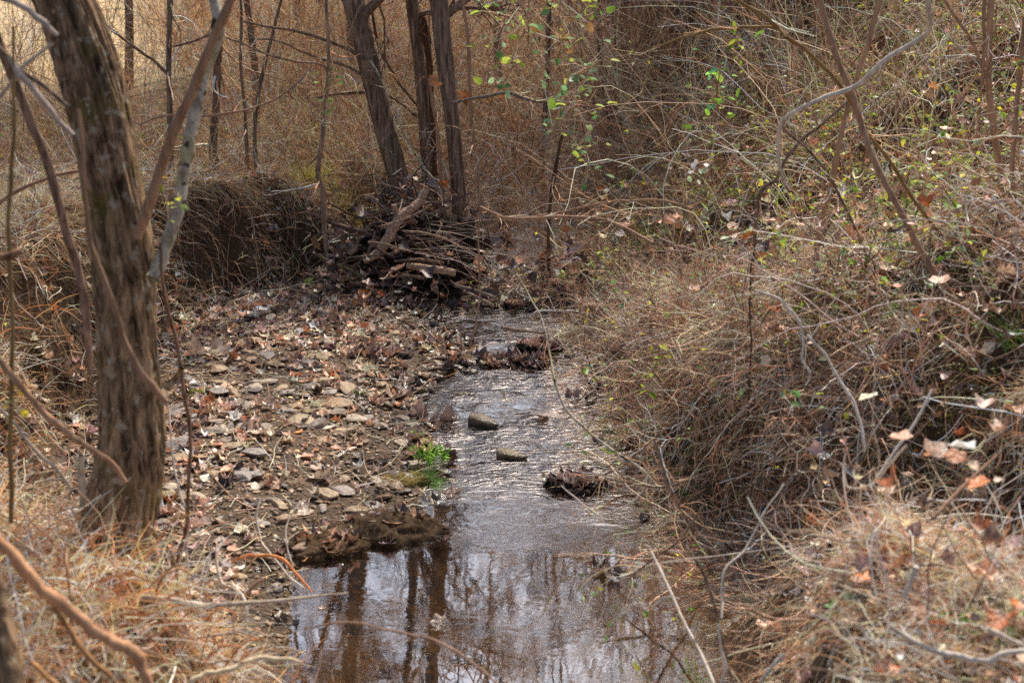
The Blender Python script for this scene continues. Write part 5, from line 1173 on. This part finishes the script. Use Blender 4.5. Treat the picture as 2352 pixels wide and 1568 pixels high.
vine('vine leaves spilling down the hillside centre', [(1340, 310), (1345, 340), (1350, 370), (1360, 400)], 7.3, 0, BG_, .06, 16, .06)
vine('green upright leaf cluster on the upper hillside', [(1655, 150), (1650, 190), (1645, 230), (1650, 245)], 8.6, 0, [(.18, .36, .2), (.3, .48, .08)], .085, 26, .05)
vine('yellow green leaves below the upright cluster on the hillside', [(1640, 260), (1632, 290), (1620, 305)], 8.4, 0, YG_, .08, 10, .05)
vine('yellow green pair of leaves left of the arching olive branch', [(1690, 80), (1700, 110), (1720, 120), (1745, 105)], 7.6, 0, YG_, .075, 10, .05)
vine('pale shiny leaves in the middle of the hillside', [(1640, 370), (1610, 380), (1590, 400), (1570, 395)], 7.0, 0, [(.5, .52, .45), (.35, .42, .3), (.62, .62, .58)], .07, 14, .05)
vine('yellow green hanging leaves above the shaded right bank', [(1515, 800), (1508, 835), (1498, 870), (1475, 905)], 6.6, 0, [(.28, .36, .04), (.36, .40, .05)], .06, 14, .03)
vine('blue green leaves hanging low beside the creek', [(1350, 850), (1370, 870), (1390, 880)], 7.2, 0, BG_, .05, 9, .04)
vine('few green leaves over the right brush near the leaf clump', [(1400, 640), (1420, 670), (1440, 700)], 7.6, 0, BG_, .05, 10, .08)
vine('bright oval leaf pair above the chickweed', [(1920, 600), (1945, 606), (1965, 608)], 6.6, 0, YG_, .075, 4, .02)
vine('pale green leaves on the vine at the left bank above the creek', [(400, 420), (392, 460), (388, 510)], 4.9, 0, [(.45, .5, .06), (.6, .35, .03), (.4, .5, .2)], .045, 8, .02)
vine('small green leaves climbing the thin grey sapling', [(765, 150), (752, 190), (748, 240), (745, 280)], 11.6, 0, [(.18, .3, .08), (.25, .38, .12)], .06, 30, .07)
vine('yellowish leaves low on the olive stem at the left edge', [(25, 900), (35, 925), (50, 940)], 4.3, 0, [(.55, .42, .04), (.4, .42, .2)], .04, 6, .02)
vine('green leaf tips lying on the lip of the near right bank', [(2000, 1345), (1960, 1380), (1930, 1395), (1905, 1400)], 4.2, 0, [(.12, .26, .1), (.3, .42, .28)], .06, 10, .03)
vine('pale blue green leaves over the hanging grass of the right bank', [(1850, 905), (1820, 912), (1790, 915)], 5.6, 0, BG_, .05, 7, .03)

# ------------------------------------------------------------------ light, world, camera
EL, AZ = math.radians(53), math.radians(24)
s = Vector((math.sin(AZ) * math.cos(EL), math.cos(AZ) * math.cos(EL), math.sin(EL)))
sun = bpy.data.lights.new('sun', 'SUN'); sun.energy = 5.0; sun.angle = math.radians(.5); sun.color = (1, .91, .78)
so = bpy.data.objects.new('sun', sun); so.rotation_euler = s.to_track_quat('Z', 'Y').to_euler(); so.location = (0, 0, 20); link(so)
W = bpy.data.worlds.new('World'); SC.world = W; W.use_nodes = True
nt = W.node_tree; nt.nodes.clear(); o = nt.nodes.new('ShaderNodeOutputWorld'); bg = nt.nodes.new('ShaderNodeBackground'); sk = nt.nodes.new('ShaderNodeTexSky')
sk.sky_type = 'NISHITA'; sk.sun_disc = False; sk.sun_elevation = EL; sk.sun_rotation = AZ; sk.air_density = 1.0; sk.dust_density = 3.0; sk.ozone_density = 1.0
bg.inputs['Strength'].default_value = .145
nt.links.new(sk.outputs[0], bg.inputs[0]); nt.links.new(bg.outputs[0], o.inputs[0])
cam = bpy.data.cameras.new('camera'); co = bpy.data.objects.new('camera', cam); link(co); SC.camera = co
co.location = (0, 0, CAMZ); co.rotation_euler = (math.radians(90) - PITCH, 0, 0)
cam.sensor_width = 36; cam.lens = 36 * FPX / 2352; cam.clip_end = 1000; cam.clip_start = .05
cam.dof.use_dof = True; cam.dof.focus_distance = 9.8; cam.dof.aperture_fstop = 2.8
SC.view_settings.view_transform = 'Standard'; SC.view_settings.look = 'None'; SC.view_settings.exposure = 0
SC.render.resolution_x = 1024; SC.render.resolution_y = 682
SC.cycles.use_denoising = False
SC.cycles.max_bounces = 6; SC.cycles.diffuse_bounces = 3; SC.cycles.glossy_bounces = 3; SC.cycles.transparent_max_bounces = 6; SC.cycles.transmission_bounces = 3
SC.cycles.sample_clamp_indirect = 6; SC.cycles.sample_clamp_direct = 12
